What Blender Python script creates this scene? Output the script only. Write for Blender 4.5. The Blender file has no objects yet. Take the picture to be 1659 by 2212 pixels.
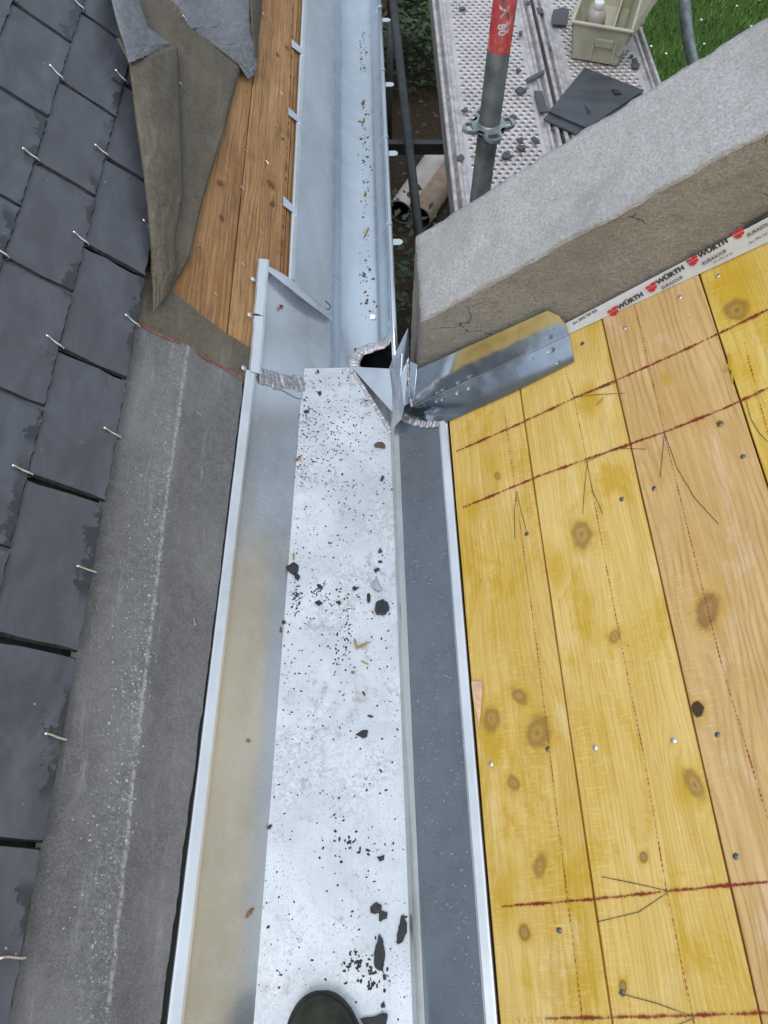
import bpy, bmesh, math, random
from mathutils import Vector, Matrix, noise as mnoise
random.seed(7)
R_ = math.radians
scn = bpy.context.scene
# ------------------------------------------------------------------ camera, sky, sun, exposure
PITCH, YAW, CH = R_(60), R_(1.5), 1.3
cd = bpy.data.cameras.new('camera'); cam = bpy.data.objects.new('camera', cd)
scn.collection.objects.link(cam); scn.camera = cam
cam.location = (0, 0, CH); cam.rotation_euler = (math.pi/2 - PITCH, 0, -YAW)
cd.sensor_fit = 'HORIZONTAL'; cd.sensor_width = 36; cd.lens = 36*1661/1659
cd.clip_start = 0.02; cd.clip_end = 500
SUN_EL, SUN_AZ = R_(62), R_(200)
w = bpy.data.worlds.new('World'); scn.world = w; w.use_nodes = True
wt = w.node_tree; wt.nodes.clear()
sky = wt.nodes.new('ShaderNodeTexSky'); sky.sky_type = 'NISHITA'; sky.sun_disc = False
sky.sun_elevation = SUN_EL; sky.sun_rotation = SUN_AZ; sky.dust_density = 3.0; sky.air_density = 1.0
wm = wt.nodes.new('ShaderNodeMix'); wm.data_type = 'RGBA'; wm.inputs[0].default_value = 0.72
wc = wt.nodes.new('ShaderNodeTexCoord'); wx = wt.nodes.new('ShaderNodeSeparateXYZ'); wt.links.new(wc.outputs['Generated'], wx.inputs[0])
wr = wt.nodes.new('ShaderNodeMapRange'); wr.inputs[1].default_value = 0; wr.inputs[2].default_value = 1; wr.inputs[3].default_value = .50; wr.inputs[4].default_value = 1.12
wt.links.new(wx.outputs[2], wr.inputs[0])                  # overcast sky: zenith brighter than horizon (CIE overcast)
wv = wt.nodes.new('ShaderNodeMix'); wv.data_type = 'RGBA'; wv.blend_type = 'MULTIPLY'; wv.inputs[0].default_value = 1; wv.inputs[6].default_value = (9.3, 10.4, 11.6, 1)
wt.links.new(wr.outputs[0], wv.inputs[7]); wt.links.new(wv.outputs[2], wm.inputs[7])
wb = wt.nodes.new('ShaderNodeBackground'); wb.inputs[1].default_value = 0.1
wo = wt.nodes.new('ShaderNodeOutputWorld')
wt.links.new(sky.outputs[0], wm.inputs[6]); wt.links.new(wm.outputs[2], wb.inputs[0]); wt.links.new(wb.outputs[0], wo.inputs[0])
sl = bpy.data.lights.new('sun', 'SUN'); sl.energy = 0.9; sl.angle = R_(25); sl.color = (1, .97, .92)
so = bpy.data.objects.new('sun', sl); scn.collection.objects.link(so)
so.rotation_euler = (math.pi/2 - SUN_EL, 0, math.pi - SUN_AZ)
scn.view_settings.view_transform = 'Standard'; scn.view_settings.look = 'None'
scn.view_settings.exposure = 0.1; scn.view_settings.gamma = 1.0; scn.view_settings.use_curve_mapping = False
scn.render.engine = 'CYCLES'; scn.cycles.max_bounces = 8

# ------------------------------------------------------------------ geometry helpers
_f = Vector((math.sin(YAW)*math.cos(PITCH), math.cos(YAW)*math.cos(PITCH), -math.sin(PITCH)))
_r = Vector((math.cos(YAW), -math.sin(YAW), 0)); _u = _r.cross(_f)
CAM = Vector((0, 0, CH))
def hit(px, py, n, d):                       # photograph point (1659 x 2212 grid) on the plane n.p = d
    v = (px-829.5)*_r + (1106-py)*_u + 1661*_f
    return CAM + v*((d - n.dot(CAM))/n.dot(v))
def onZ(px, py, z): return hit(px, py, Vector((0,0,1)), z)
def onY(px, py, y): return hit(px, py, Vector((0,1,0)), y)
def onX(px, py, x): return hit(px, py, Vector((1,0,0)), x)
AL, AR = R_(44), R_(36)
nL = Vector((math.sin(AL), 0, math.cos(AL))); uL = Vector((-math.cos(AL), 0, math.sin(AL)))
nR = Vector((-math.sin(AR), 0, math.cos(AR))); uR = Vector((math.cos(AR), 0, math.sin(AR)))
PL0 = Vector((-.18396, 0, 0)); PR0 = Vector((.05116, 0, 0))
def PL(s, y, h=0): return PL0 + uL*s + Vector((0,y,0)) + nL*h
def PR(s, y, h=0): return PR0 + uR*s + Vector((0,y,0)) + nR*h
def Lp(px, py, h=0):
    p = hit(px, py, nL, nL.dot(PL0)+h); return ((p-PL0).dot(uL), p.y)
def Rp(px, py, h=0):
    p = hit(px, py, nR, nR.dot(PR0)+h); return ((p-PR0).dot(uR), p.y)
def L3(px, py, h=0): s, y = Lp(px, py, h); return PL(s, y, h)
def R3(px, py, h=0): s, y = Rp(px, py, h); return PR(s, y, h)
def lerp(a, b, t): return a + (b-a)*t
def nz(x, y=0, z=0): return mnoise.noise((x, y, z))

def link(o, parent=None):
    scn.collection.objects.link(o)
    if parent is not None:
        o.parent = parent; o.location = o.location - parent.location
    return o
def obj(name, verts, faces, mat, parent=None, smooth=False, uv=None):
    me = bpy.data.meshes.new(name); me.from_pydata([tuple(v) for v in verts], [], faces)
    if uv:
        l = me.uv_layers.new(name='uv')
        for lp in me.loops: l.data[lp.index].uv = uv[lp.vertex_index]
    if smooth:
        for p in me.polygons: p.use_smooth = True
    mats = mat if isinstance(mat, (list, tuple)) else [mat]
    for m in mats: me.materials.append(m)
    me.update()
    return link(bpy.data.objects.new(name, me), parent)
def tag(o, label, cat=None, group=None, kind=None):
    if label: o['label'] = label
    if cat: o['category'] = cat
    if group: o['group'] = group
    if kind: o['kind'] = kind
    return o
def thing(name, label, cat, loc, group=None):
    o = bpy.data.objects.new(name, None); o.location = Vector(loc); o.empty_display_size = .05
    scn.collection.objects.link(o); return tag(o, label, cat, group)
class MB:
    def __init__(s): s.v = []; s.f = []; s.uv = []
    def add(s, vs, fs, uv=None):
        b = len(s.v); s.v += [Vector(x) for x in vs]; s.f += [tuple(i+b for i in f) for f in fs]
        if uv: s.uv += uv
        return s
    def box(s, c, x, y, z):                    # centre, half-extent vectors
        c = Vector(c); x = Vector(x); y = Vector(y); z = Vector(z)
        vs = [c+x*i+y*j+z*k for k in (-1,1) for j in (-1,1) for i in (-1,1)]
        return s.add(vs, [(0,2,3,1),(4,5,7,6),(0,1,5,4),(2,6,7,3),(0,4,6,2),(1,3,7,5)])
    def prism(s, pts, off):                    # polygon extruded by vector off (top = pts)
        n = len(pts); off = Vector(off); pts = [Vector(p) for p in pts]
        vs = pts + [p+off for p in pts]
        return s.add(vs, [tuple(range(n)), tuple(range(2*n-1, n-1, -1))] + [(i, i+n, (i+1)%n+n, (i+1)%n) for i in range(n)])
    def tube(s, path, r, seg=10, cap=True):
        path = [Vector(p) for p in path]; n = len(path); vs = []; fs = []
        prev = None
        for i, p in enumerate(path):
            t = (path[min(i+1,n-1)] - path[max(i-1,0)]).normalized()
            a = prev - t*prev.dot(t) if prev else (Vector((0,0,1)).cross(t) if abs(t.z) < .9 else Vector((1,0,0)).cross(t))
            a.normalize(); prev = a; b = t.cross(a)
            rr = r[i] if isinstance(r, (list, tuple)) else r
            vs += [p + (a*math.cos(k*2*math.pi/seg) + b*math.sin(k*2*math.pi/seg))*rr for k in range(seg)]
        for i in range(n-1):
            for k in range(seg): fs.append((i*seg+k, i*seg+(k+1)%seg, (i+1)*seg+(k+1)%seg, (i+1)*seg+k))
        if cap: fs += [tuple(range(seg-1,-1,-1)), tuple(range((n-1)*seg, n*seg))]
        return s.add(vs, fs)
    def grid(s, fn, nu, nv, uvfn=None):        # fn(u,v) in 0..1
        vs = [fn(i/nu, j/nv) for j in range(nv+1) for i in range(nu+1)]
        fs = [(j*(nu+1)+i, j*(nu+1)+i+1, (j+1)*(nu+1)+i+1, (j+1)*(nu+1)+i) for j in range(nv) for i in range(nu)]
        return s.add(vs, fs, [uvfn(i/nu, j/nv) for j in range(nv+1) for i in range(nu+1)] if uvfn else None)
    def blob(s, c, ax, ay, az, seg=8, rings=4, jit=0.0):   # half ellipsoid on its base
        c = Vector(c); vs = []; fs = []
        for j in range(rings):
            a = math.pi/2*j/rings
            for k in range(seg):
                b = 2*math.pi*k/seg; q = 1+random.uniform(-jit, jit)
                vs.append(c + ax*math.cos(a)*math.cos(b)*q + ay*math.cos(a)*math.sin(b)*q + az*math.sin(a)*q)
        vs.append(c+az)
        for j in range(rings-1):
            for k in range(seg): fs.append((j*seg+k, j*seg+(k+1)%seg, (j+1)*seg+(k+1)%seg, (j+1)*seg+k))
        t = (rings-1)*seg
        for k in range(seg): fs.append((t+k, t+(k+1)%seg, rings*seg))
        return s.add(vs, fs)
    def build(s, name, mat, parent=None, smooth=False): return obj(name, s.v, s.f, mat, parent, smooth, s.uv or None)

# ------------------------------------------------------------------ material helpers
class NT:
    def __init__(s, name):
        s.m = bpy.data.materials.new(name); s.m.use_nodes = True; s.t = s.m.node_tree
        s.t.nodes.clear(); s.out = s.t.nodes.new('ShaderNodeOutputMaterial')
        s.p = s.t.nodes.new('ShaderNodeBsdfPrincipled'); s.t.links.new(s.p.outputs[0], s.out.inputs[0])
    def set(s, sock, v):
        if isinstance(v, bpy.types.NodeSocket): s.t.links.new(v, sock)
        elif isinstance(v, (tuple, list)) and len(v) == 3 and sock.type == 'RGBA': sock.default_value = (*v, 1)
        else: sock.default_value = v
    def n(s, typ, ins={}, **kw):
        nd = s.t.nodes.new('ShaderNode'+typ)
        for k, v in kw.items(): setattr(nd, k, v)
        for k, v in ins.items(): s.set(nd.inputs[k], v)
        return nd
    def P(s, **kw):
        for k, v in kw.items(): s.set(s.p.inputs[k.replace('_', ' ')], v)
        return s.m
    def obj(s): return s.n('TexCoord').outputs['Object']
    def uv(s): return s.n('TexCoord').outputs['UV']
    def map(s, v, sc=(1,1,1), rot=(0,0,0), loc=(0,0,0)):
        return s.n('Mapping', {'Vector': v, 'Scale': sc, 'Rotation': rot, 'Location': loc}).outputs[0]
    def noise(s, v, sc, det=3, rough=.55, dist=0): return s.n('TexNoise', {'Vector': v, 'Scale': sc, 'Detail': det, 'Roughness': rough, 'Distortion': dist}).outputs[0]
    def vor(s, v, sc, feat='F1', out=0): return s.n('TexVoronoi', {'Vector': v, 'Scale': sc}, feature=feat).outputs[out]
    def math(s, op, a, b=0.0, c=0.0, clamp=False):
        return s.n('Math', {0: a, 1: b, 2: c}, operation=op, use_clamp=clamp).outputs[0]
    def rng(s, v, a, b, lo=0.0, hi=1.0): return s.n('MapRange', {0: v, 1: a, 2: b, 3: lo, 4: hi}, interpolation_type='SMOOTHSTEP').outputs[0]
    def mix(s, f, a, b):
        nd = s.n('Mix', data_type='RGBA'); s.set(nd.inputs[0], f); s.set(nd.inputs[6], a); s.set(nd.inputs[7], b); return nd.outputs[2]
    def bump(s, h, st=.3, d=.002, nrm=None):
        nd = s.n('Bump', {'Height': h, 'Strength': st, 'Distance': d})
        if nrm is not None: s.set(nd.inputs['Normal'], nrm)
        return nd.outputs[0]
    def xy(s, v): q = s.n('SeparateXYZ', {0: v}); return q.outputs

def mat_plain(name, col, rough=.6, metal=0, var=.25, vs=30, bump=.2, bd=.001, spec=.5):
    n = NT(name); o = n.obj(); a = n.noise(o, vs, 5, .6)
    c = n.mix(n.rng(a, .3, .7), tuple(x*(1-var) for x in col), tuple(min(1, x*(1+var)) for x in col))
    return n.P(Base_Color=c, Roughness=rough, Metallic=metal, Specular_IOR_Level=spec, Normal=n.bump(n.noise(o, vs*6, 4, .6), bump, bd))

def mat_zinc(name, col=(.60,.645,.69), rough=.26, dirt=.25, spots=True, wave=.12, metal=.85):
    n = NT(name); o = n.obj()
    big = n.noise(n.map(o, (2.2,.8,2.2)), 3.0, 4, .55); mid = n.noise(o, 26, 5, .65); fine = n.noise(n.map(o, (60,260,60)), 1, 3, .6)
    c = n.mix(n.rng(mid, .35, .75), tuple(x*(1-dirt*.45) for x in col), col)
    c = n.mix(n.rng(big, .35, .7), c, tuple(min(1, x*1.12) for x in col))
    r = n.math('ADD', n.rng(mid, .3, .75, rough-.02, rough+.03), n.rng(fine, .3, .7, -.01, .015))
    if spots:
        sp = n.rng(n.vor(n.map(o, (1,.6,1)), 60), .10, .02)
        gate = n.rng(n.noise(o, 9, 2), .5, .62)
        sp = n.math('MULTIPLY', sp, gate)
        c = n.mix(n.math('MULTIPLY', sp, .55), c, (.22,.23,.24)); r = n.math('ADD', r, n.math('MULTIPLY', sp, .25))
    h = n.math('ADD', n.math('MULTIPLY', n.noise(n.map(o, (7,2.2,7)), 1.6, 2, .4), 1.0), n.math('MULTIPLY', mid, .003))
    return n.P(Base_Color=c, Metallic=metal, Roughness=r, Normal=n.bump(h, wave, .02))

def mat_floor():
    n = NT('oxidised_zinc'); o = n.obj()
    a = n.noise(o, 7, 5, .6, .4); b = n.noise(o, 130, 6, .72, .9); f = n.noise(o, 300, 4, .75); lng = n.noise(n.map(o, (60,5,60)), 3, 4, .65)
    gate = n.rng(n.noise(n.map(o, (1.6,1,1), loc=(3,1.2,0)), 5.0, 4, .6), .46, .64)
    worn = n.math('MULTIPLY', n.rng(b, .45, .56), gate); edge = n.math('MULTIPLY', n.math('MULTIPLY', n.rng(b, .40, .45), n.rng(b, .50, .46)), gate)
    c = n.mix(n.rng(a, .35, .7), (.60,.64,.685), (.78,.82,.865))
    c = n.mix(n.rng(f, .48, .72, 0, .55), c, (.44,.465,.50)); c = n.mix(n.rng(n.noise(o, 22, 6, .7, .5), .54, .74, 0, .45), c, (.42,.42,.43))
    c = n.mix(n.rng(lng, .5, .75, 0, .30), c, (.50,.54,.59))
    c = n.mix(n.math('MULTIPLY', worn, .7), c, (.54,.545,.56)); c = n.mix(n.math('MULTIPLY', edge, .7), c, (.88,.9,.92))
    Yf = n.xy(o)[1]; brown = n.math('MULTIPLY', n.rng(n.noise(o, 34, 6, .7), .54, .68), n.math('MAXIMUM', n.rng(n.noise(n.map(o, loc=(9,2,1)), 6, 2), .46, .58), n.rng(Yf, .80, 1.05)))
    c = n.mix(n.math('MULTIPLY', brown, .6), c, (.33,.27,.23))
    sp = n.math('MULTIPLY', n.rng(n.vor(o, 190), .26, .10), n.rng(n.noise(n.map(o, loc=(2,7,0)), 16, 4, .65), .50, .60))
    sp2 = n.math('MULTIPLY', n.rng(n.vor(n.map(o, loc=(.3,.7,0)), 85), .20, .06), n.rng(n.noise(n.map(o, loc=(5,3,0)), 24, 3, .6), .54, .64))
    c = n.mix(n.math('MULTIPLY', sp, .75), c, (.13,.12,.11)); c = n.mix(n.math('MULTIPLY', sp2, .8), c, (.16,.14,.12))
    r = n.rng(b, .4, .65, .52, .36)
    m = n.math('ADD', .40, n.math('MULTIPLY', worn, .25))
    return n.P(Base_Color=c, Metallic=m, Roughness=r, Normal=n.bump(n.math('ADD', n.math('MULTIPLY', n.noise(o, 5, 2, .4), .6), n.math('MULTIPLY', b, .08)), .16, .01))

def mat_slate(name, col=(.084,.093,.113), wet=True):
    n = NT(name); u = n.uv(); rnd = n.n('ObjectInfo').outputs['Random']
    off = n.n('CombineXYZ', {0: n.math('MULTIPLY', rnd, 37.0), 1: n.math('MULTIPLY', rnd, 91.0), 2: 0.0}).outputs[0]
    v = n.n('VectorMath', {0: u, 1: off}, operation='ADD').outputs[0]
    a = n.noise(n.map(v, (1,2.2,1), rot=(0,0,.5)), 9, 5, .6, .5); b = n.noise(n.map(v, (50,14,1), rot=(0,0,-.4)), 4, 5, .7)
    c = n.mix(n.rng(a, .3, .72), tuple(x*.72 for x in col), tuple(x*1.32 for x in col))
    c = n.mix(n.rng(rnd, 0, 1, 0, .35), c, (.082,.078,.092))
    c = n.mix(n.rng(b, .5, .8, 0, .3), c, tuple(x*1.5 for x in col))
    scr = n.rng(n.noise(n.map(v, (160,9,1), rot=(0,0,1.1)), 1.6, 4, .75), .60, .74, 0, .5)
    c = n.mix(scr, c, (.2,.21,.23))
    dots = n.math('MULTIPLY', n.rng(n.vor(v, 55), .09, .03), n.rng(n.noise(v, 25, 2), .55, .65)); c = n.mix(dots, c, (.5,.52,.55))
    rough = n.rng(a, .3, .7, .36, .5)
    if wet:
        X = n.xy(u)
        e = n.math('ADD', n.math('MULTIPLY', n.noise(n.map(v, (1,1,1)), 18, 6, .75), .13), -.05)
        g = n.rng(n.noise(n.map(v, (1,.2,1)), 7, 1), .46, .54)
        wmask = n.math('MULTIPLY', n.rng(n.math('SUBTRACT', e, X[1]), -.0015, .0015), g)
        c = n.mix(n.math('MULTIPLY', wmask, .9), c, tuple(x*.33 for x in col)); rough = n.math('SUBTRACT', rough, n.math('MULTIPLY', wmask, .12))
    return n.P(Base_Color=c, Roughness=rough, Specular_IOR_Level=.55, Normal=n.bump(n.math('ADD', a, n.math('MULTIPLY', b, .3)), .22, .004))

def mat_felt(name, col, light, scl=1.0, crease=False):
    n = NT(name); o = n.obj()
    fib = n.noise(n.map(o, (1,1,1)), 420*scl, 5, .75, 1.2); mid = n.noise(o, 60*scl, 5, .7, .5); big = n.noise(n.map(o, (1,.5,1)), 9, 4, .6)
    c = n.mix(n.rng(fib, .3, .72), tuple(x*.55 for x in col), light)
    c = n.mix(n.rng(mid, .35, .7, 0, .45), c, tuple(x*.6 for x in col))
    c = n.mix(n.rng(big, .4, .7, 0, .4), c, light)
    streak = n.rng(n.noise(n.map(o, (14,2.0,14)), 3, 6, .78), .54, .76, 0, .5); c = n.mix(streak, c, tuple(min(1, x*1.5) for x in light))
    if crease:
        X, Y, _ = n.xy(n.uv()); ww = n.math('ADD', X, n.math('MULTIPLY', n.math('SUBTRACT', n.noise(o, 30, 3, .6), .5), .012))
        lm = n.math('MULTIPLY', n.rng(n.math('ABSOLUTE', ww), .0055, .0), n.rng(n.noise(n.map(o, (1,1,1)), 130, 4, .7), .38, .58))
        wide = n.math('MULTIPLY', n.math('MULTIPLY', n.rng(ww, -.004, .004), n.rng(ww, .055, .01)), n.rng(n.noise(o, 190, 4, .75), .54, .66))
        c = n.mix(n.math('MULTIPLY', lm, .65), c, (.50,.50,.50)); c = n.mix(n.math('MULTIPLY', wide, .55), c, (.48,.48,.47))
    return n.P(Base_Color=c, Roughness=.88, Specular_IOR_Level=.25, Normal=n.bump(n.math('ADD', fib, n.math('MULTIPLY', mid, 1.2)), .4, .0012))

def mat_wood(name, light, mid, dark, stain, stain_amt, knots, seed, freq=420, fine=.4, rough=.62, grey=0, patches=(), ringamt=.62):
    n = NT(name); uv = n.uv(); X, Y, _ = n.xy(uv)
    loc = (seed*1.7, seed*3.1, seed)
    wob = n.math('MULTIPLY', n.math('SUBTRACT', n.noise(n.map(uv, (1,.8,1), loc=loc), 32, 5, .66), .5), 1.5)
    xd = X; kmask = 0.0; kring = 0.0; halo = 0.0; kdark = 0.0; rim = 0.0
    for ki, (kx, ky, r, dk) in enumerate(knots):
        dy0 = n.math('SUBTRACT', Y, ky); dx = n.math('ADD', n.math('SUBTRACT', X, kx), n.math('MULTIPLY', dy0, .26*math.sin(ki*2.3+seed))); dy = n.math('MULTIPLY', dy0, .58+.3*abs(math.sin(ki*1.7+seed*2)))
        d2 = n.math('ADD', n.math('MULTIPLY', dx, dx), n.math('MULTIPLY', dy, dy))
        dy2 = n.math('MULTIPLY', dy, .40); e2 = n.math('ADD', n.math('MULTIPLY', dx, dx), n.math('MULTIPLY', dy2, dy2))
        g = n.math('EXPONENT', n.math('MULTIPLY', e2, -1/(2.4*r)**2))
        xd = n.math('SUBTRACT', xd, n.math('MULTIPLY', n.math('MULTIPLY', dx, g), .9))
        d = n.math('ADD', n.math('DIVIDE', n.math('SQRT', d2), r), wob)
        m = n.rng(d, 1.05, .90); rm = n.math('MULTIPLY', n.rng(d, .55, .95), n.rng(d, 1.35, 1.0))
        kmask = n.math('MAXIMUM', kmask, m); rim = n.math('MAXIMUM', rim, rm); kring = n.math('ADD', kring, n.math('MULTIPLY', m, n.math('SINE', n.math('MULTIPLY', d, 7.5))))
        core = n.rng(d, .38, .1); kdark = n.math('MAXIMUM', kdark, n.math('MAXIMUM', n.math('MULTIPLY', m, dk), n.math('MULTIPLY', core, .28)))
        hal = n.rng(n.math('ADD', d, n.math('MULTIPLY', n.noise(n.map(uv, (1,.5,1), loc=loc), 40, 4, .7), 3.0)), 4.0, 2.3); halo = n.math('MAXIMUM', halo, hal)
    big = n.noise(n.map(uv, (2.2,.5,1), loc=loc), 2.4, 3, .55); med = n.noise(n.map(uv, (9,1.1,1), loc=loc), 2.4, 4, .6)
    ph = n.math('ADD', n.math('MULTIPLY', xd, freq*2.2), n.math('ADD', n.math('MULTIPLY', big, 70.0), n.math('MULTIPLY', med, 9.0)))
    ring = n.math('POWER', n.math('ADD', .5, n.math('MULTIPLY', .5, n.math('SINE', ph))), 3.0)
    ringv = n.rng(n.noise(n.map(uv, (6,.9,1), loc=(seed,seed*4,2)), 3.5, 4, .65), .36, .64, .0, 1.0)
    fg = n.noise(n.map(uv, (520,11,1), loc=loc), 1, 4, .75); fg2 = n.noise(n.map(uv, (150,4,1), loc=loc), 1, 5, .7)
    pm = n.noise(n.map(uv, (2.6,.6,1), loc=(seed*5,seed,0)), 5, 6, .66, .6)
    c = n.mix(n.rng(pm, .36, .64), mid, light)
    cream = n.rng(n.noise(n.map(uv, (2.2,.8,1), loc=(seed*3,seed*9,1)), 7, 6, .7, .7), .52, .68, 0, .6 if not grey else .25); c = n.mix(cream, c, tuple(min(.9, light[q]*k_+.02) for q, k_ in enumerate((1.06,1.16,1.7))))
    c = n.mix(n.math('MULTIPLY', n.math('MULTIPLY', ring, ringv), ringamt), c, dark)
    c = n.mix(n.rng(fg2, .42, .72, 0, fine), c, dark)
    c = n.mix(n.rng(fg2, .50, .28, 0, fine*.8), c, tuple(min(1, x*1.28) for x in light))
    c = n.mix(n.rng(fg, .48, .75, 0, fine*1.1), c, tuple(x*.72 for x in dark))
    stm = n.noise(n.map(uv, (1.3,.7,1), loc=(seed*2.3,seed*7,0)), 6.5, 7, .70, .8)
    stv = n.math('ADD', n.math('ADD', stm, stain_amt), n.math('MULTIPLY', n.math('SUBTRACT', fg2, .5), .22))
    sm = n.rng(stv, .52, .70)
    for (kx, ky, r, dk) in patches:
        dx = n.math('SUBTRACT', X, kx); dy = n.math('SUBTRACT', Y, ky)
        d = n.math('SQRT', n.math('ADD', n.math('MULTIPLY', dx, dx), n.math('MULTIPLY', n.math('MULTIPLY', dy, dy), .5)))
        sm = n.math('MAXIMUM', sm, n.rng(n.math('ADD', n.math('DIVIDE', d, r), n.math('MULTIPLY', stv, 3.6)), 3.1, 1.9))
    c = n.mix(n.math('MULTIPLY', n.math('MAXIMUM', sm, n.math('MULTIPLY', halo, .75)), .78), c, stain)
    saw = n.noise(n.map(uv, (40,300,1), rot=(0,0,.5), loc=loc), 1, 3, .65)
    sawm = n.math('MULTIPLY', n.rng(saw, .5, .72), n.rng(n.noise(n.map(uv, (14,1.4,1), loc=loc), 1, 2), .46, .6)); c = n.mix(n.math('MULTIPLY', sawm, .45), c, tuple(min(1, x*1.22) for x in light))
    if grey:
        gm = n.rng(n.noise(n.map(uv, (5,1,1), loc=(seed,2,5)), 8, 6, .72), .52, .72, 0, grey); c = n.mix(gm, c, (.13,.10,.075))
    kc = n.mix(n.rng(n.math('ADD', kring, wob), -1.3, 1.3), tuple(x*.6 for x in dark), (dark[0]*1.1, dark[1]*1.02, dark[2]*1.3))
    c = n.mix(n.math('MULTIPLY', kmask, .70), c, kc); c = n.mix(n.math('MULTIPLY', rim, .26), c, tuple(x*.42 for x in dark)); c = n.mix(kdark, c, (.035,.022,.012))
    spk = n.math('MULTIPLY', n.rng(n.vor(n.map(uv, loc=loc), 38), .07, .025), n.rng(n.noise(n.map(uv, loc=loc), 15, 2), .56, .64)); c = n.mix(n.math('MULTIPLY', spk, .8), c, (.16,.05,.02))
    h = n.math('ADD', n.math('MULTIPLY', fg2, .6), n.math('ADD', n.math('MULTIPLY', ring, -.35), n.math('MULTIPLY', saw, .5)))
    return n.P(Base_Color=c, Roughness=n.rng(pm, .3, .7, rough-.08, rough+.08), Specular_IOR_Level=.35, Normal=n.bump(h, .4, .0014))

def mat_concrete(name, col, hi, rough=.9, streak=.3):
    n = NT(name); o = n.obj()
    a = n.noise(o, 5, 5, .6, .3); b = n.noise(o, 210, 6, .8); cc = n.noise(n.map(o, (30,30,170), rot=(0,-R_(36),0)), 1, 5, .7)
    c = n.mix(n.rng(b, .28, .74), tuple(x*.72 for x in col), hi); c = n.mix(n.rng(a, .38, .68, 0, .5), c, tuple(x*.72 for x in col))
    c = n.mix(n.rng(cc, .5, .75, 0, streak*1.5), c, tuple(x*.5 for x in col))
    md = n.noise(n.map(o, (1,1,1.6)), 48, 6, .72, .6); c = n.mix(n.rng(md, .52, .70, 0, .55 if streak > .2 else .22), c, tuple(x*.52 for x in col)); c = n.mix(n.rng(md, .44, .28, 0, .45), c, tuple(min(1, x*1.1) for x in hi))
    st = n.noise(n.map(o, (1,1,.7), rot=(0,-R_(36),0), loc=(2,1,4)), 9, 4, .6); c = n.mix(n.rng(st, .56, .70, 0, streak*1.3), c, tuple(x*.55 for x in col))
    pits = n.math('MULTIPLY', n.rng(n.vor(o, 95), .16, .05), n.rng(n.noise(o, 40, 3), .52, .62)); c = n.mix(n.math('MULTIPLY', pits, .7), c, tuple(x*.3 for x in col))
    crk = n.n('TexVoronoi', {'Vector': n.n('VectorMath', {0: n.map(o, (1,1,1.5)), 1: n.n('VectorMath', {0: n.n('TexNoise', {'Vector': o, 'Scale': 22., 'Detail': 5.}).outputs[1], 1: (.09,.09,.09)}, operation='MULTIPLY').outputs[0]}, operation='ADD').outputs[0], 'Scale': 8.0}, feature='DISTANCE_TO_EDGE').outputs[0]
    cm = n.math('MULTIPLY', n.rng(crk, .014, .004), n.rng(n.noise(n.map(o, loc=(4,1,2)), 7, 2), .54, .60)) if streak > .2 else 0.0
    if streak > .2: c = n.mix(n.math('MULTIPLY', cm, .85), c, (.03,.027,.024))
    h = n.math('SUBTRACT', n.math('ADD', n.math('ADD', n.math('MULTIPLY', b, 1.0), n.math('MULTIPLY', md, 1.6)), n.math('MULTIPLY', a, .6)), n.math('ADD', pits, n.math('MULTIPLY', cm, 1.5)))
    return n.P(Base_Color=c, Roughness=rough, Specular_IOR_Level=.3, Normal=n.bump(h, .55, .003))

def mat_mark(name, col, cover=.1, sc=300, dots=0.0, soft=1.3):     # chalk / pencil lying on a board, broken up by the grain
    n = NT(name); uv = n.uv(); X, Y, _ = n.xy(uv)
    g = n.noise(n.map(uv, (sc, 2.4, 1)), 1, 4, .8); g2 = n.noise(n.map(uv, (28, .02, 1)), 1, 3, .6)
    e = n.math('ABSOLUTE', n.math('SUBTRACT', Y, .5))                                # Y = 0..1 across
    v = n.math('ADD', n.math('ADD', g, cover), n.math('MULTIPLY', n.math('SUBTRACT', g2, .5), .9))
    if dots: v = n.math('ADD', v, n.math('MULTIPLY', n.math('SINE', n.math('ADD', n.math('MULTIPLY', X, 950.0), n.math('MULTIPLY', n.noise(n.map(uv, (40,.02,1)), 1, 3), 14.0))), dots))
    a = n.rng(n.math('SUBTRACT', v, n.math('MULTIPLY', e, soft)), .40, .62)
    return n.P(Base_Color=col, Roughness=.95, Specular_IOR_Level=.1, Alpha=n.math('MULTIPLY', a, .9))

Z_SHEET = mat_zinc('zinc_sheet', (.60,.65,.71), .26, .26, True, .16, .68); Z_EAVE = mat_zinc('gutter_zinc', (.59,.65,.71), .25, .22, True, .12, .93)
Z_RIGHT = mat_zinc('zinc_sheet_plain', (.44,.505,.58), .28, .10, False, .05, .86)
Z_FLASH = mat_zinc('flashing_zinc', (.60,.645,.69), .15, .35, True, .16, 1.0)
Z_HEM = mat_zinc('hem_zinc', (.74,.77,.80), .36, .30, True, .25)
Z_STRIP = mat_zinc('strip_zinc', (.62,.63,.62), .38, .35, True, .1)
FLOOR = mat_floor()
SOLDER = mat_plain('solder', (.60,.58,.61), .32, .85, .35, 160, .5, .002)
STEEL = mat_plain('stainless', (.74,.73,.71), .28, 1.0, .15, 90, .1)
GALV = mat_plain('galvanised_dark', (.13,.14,.14), .5, .35, .3, 22, .2)
GALVL = mat_plain('galvanised_light', (.30,.34,.35), .45, .6, .3, 30, .2)
PIPE = mat_plain('dark_tube', (.045,.05,.055), .5, .3, .3, 18, .2)
SLATE = mat_slate('slate'); SEDGE_SHADE = mat_plain('slate_edge_shade', (.022,.024,.028), .6, 0, .5, 160, .6, .002); SLATE2 = mat_slate('slate_dry', (.06,.066,.078), False)
CHIP = mat_plain('slate_chip', (.022,.024,.028), .55, 0, .4, 120, .5)
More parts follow.
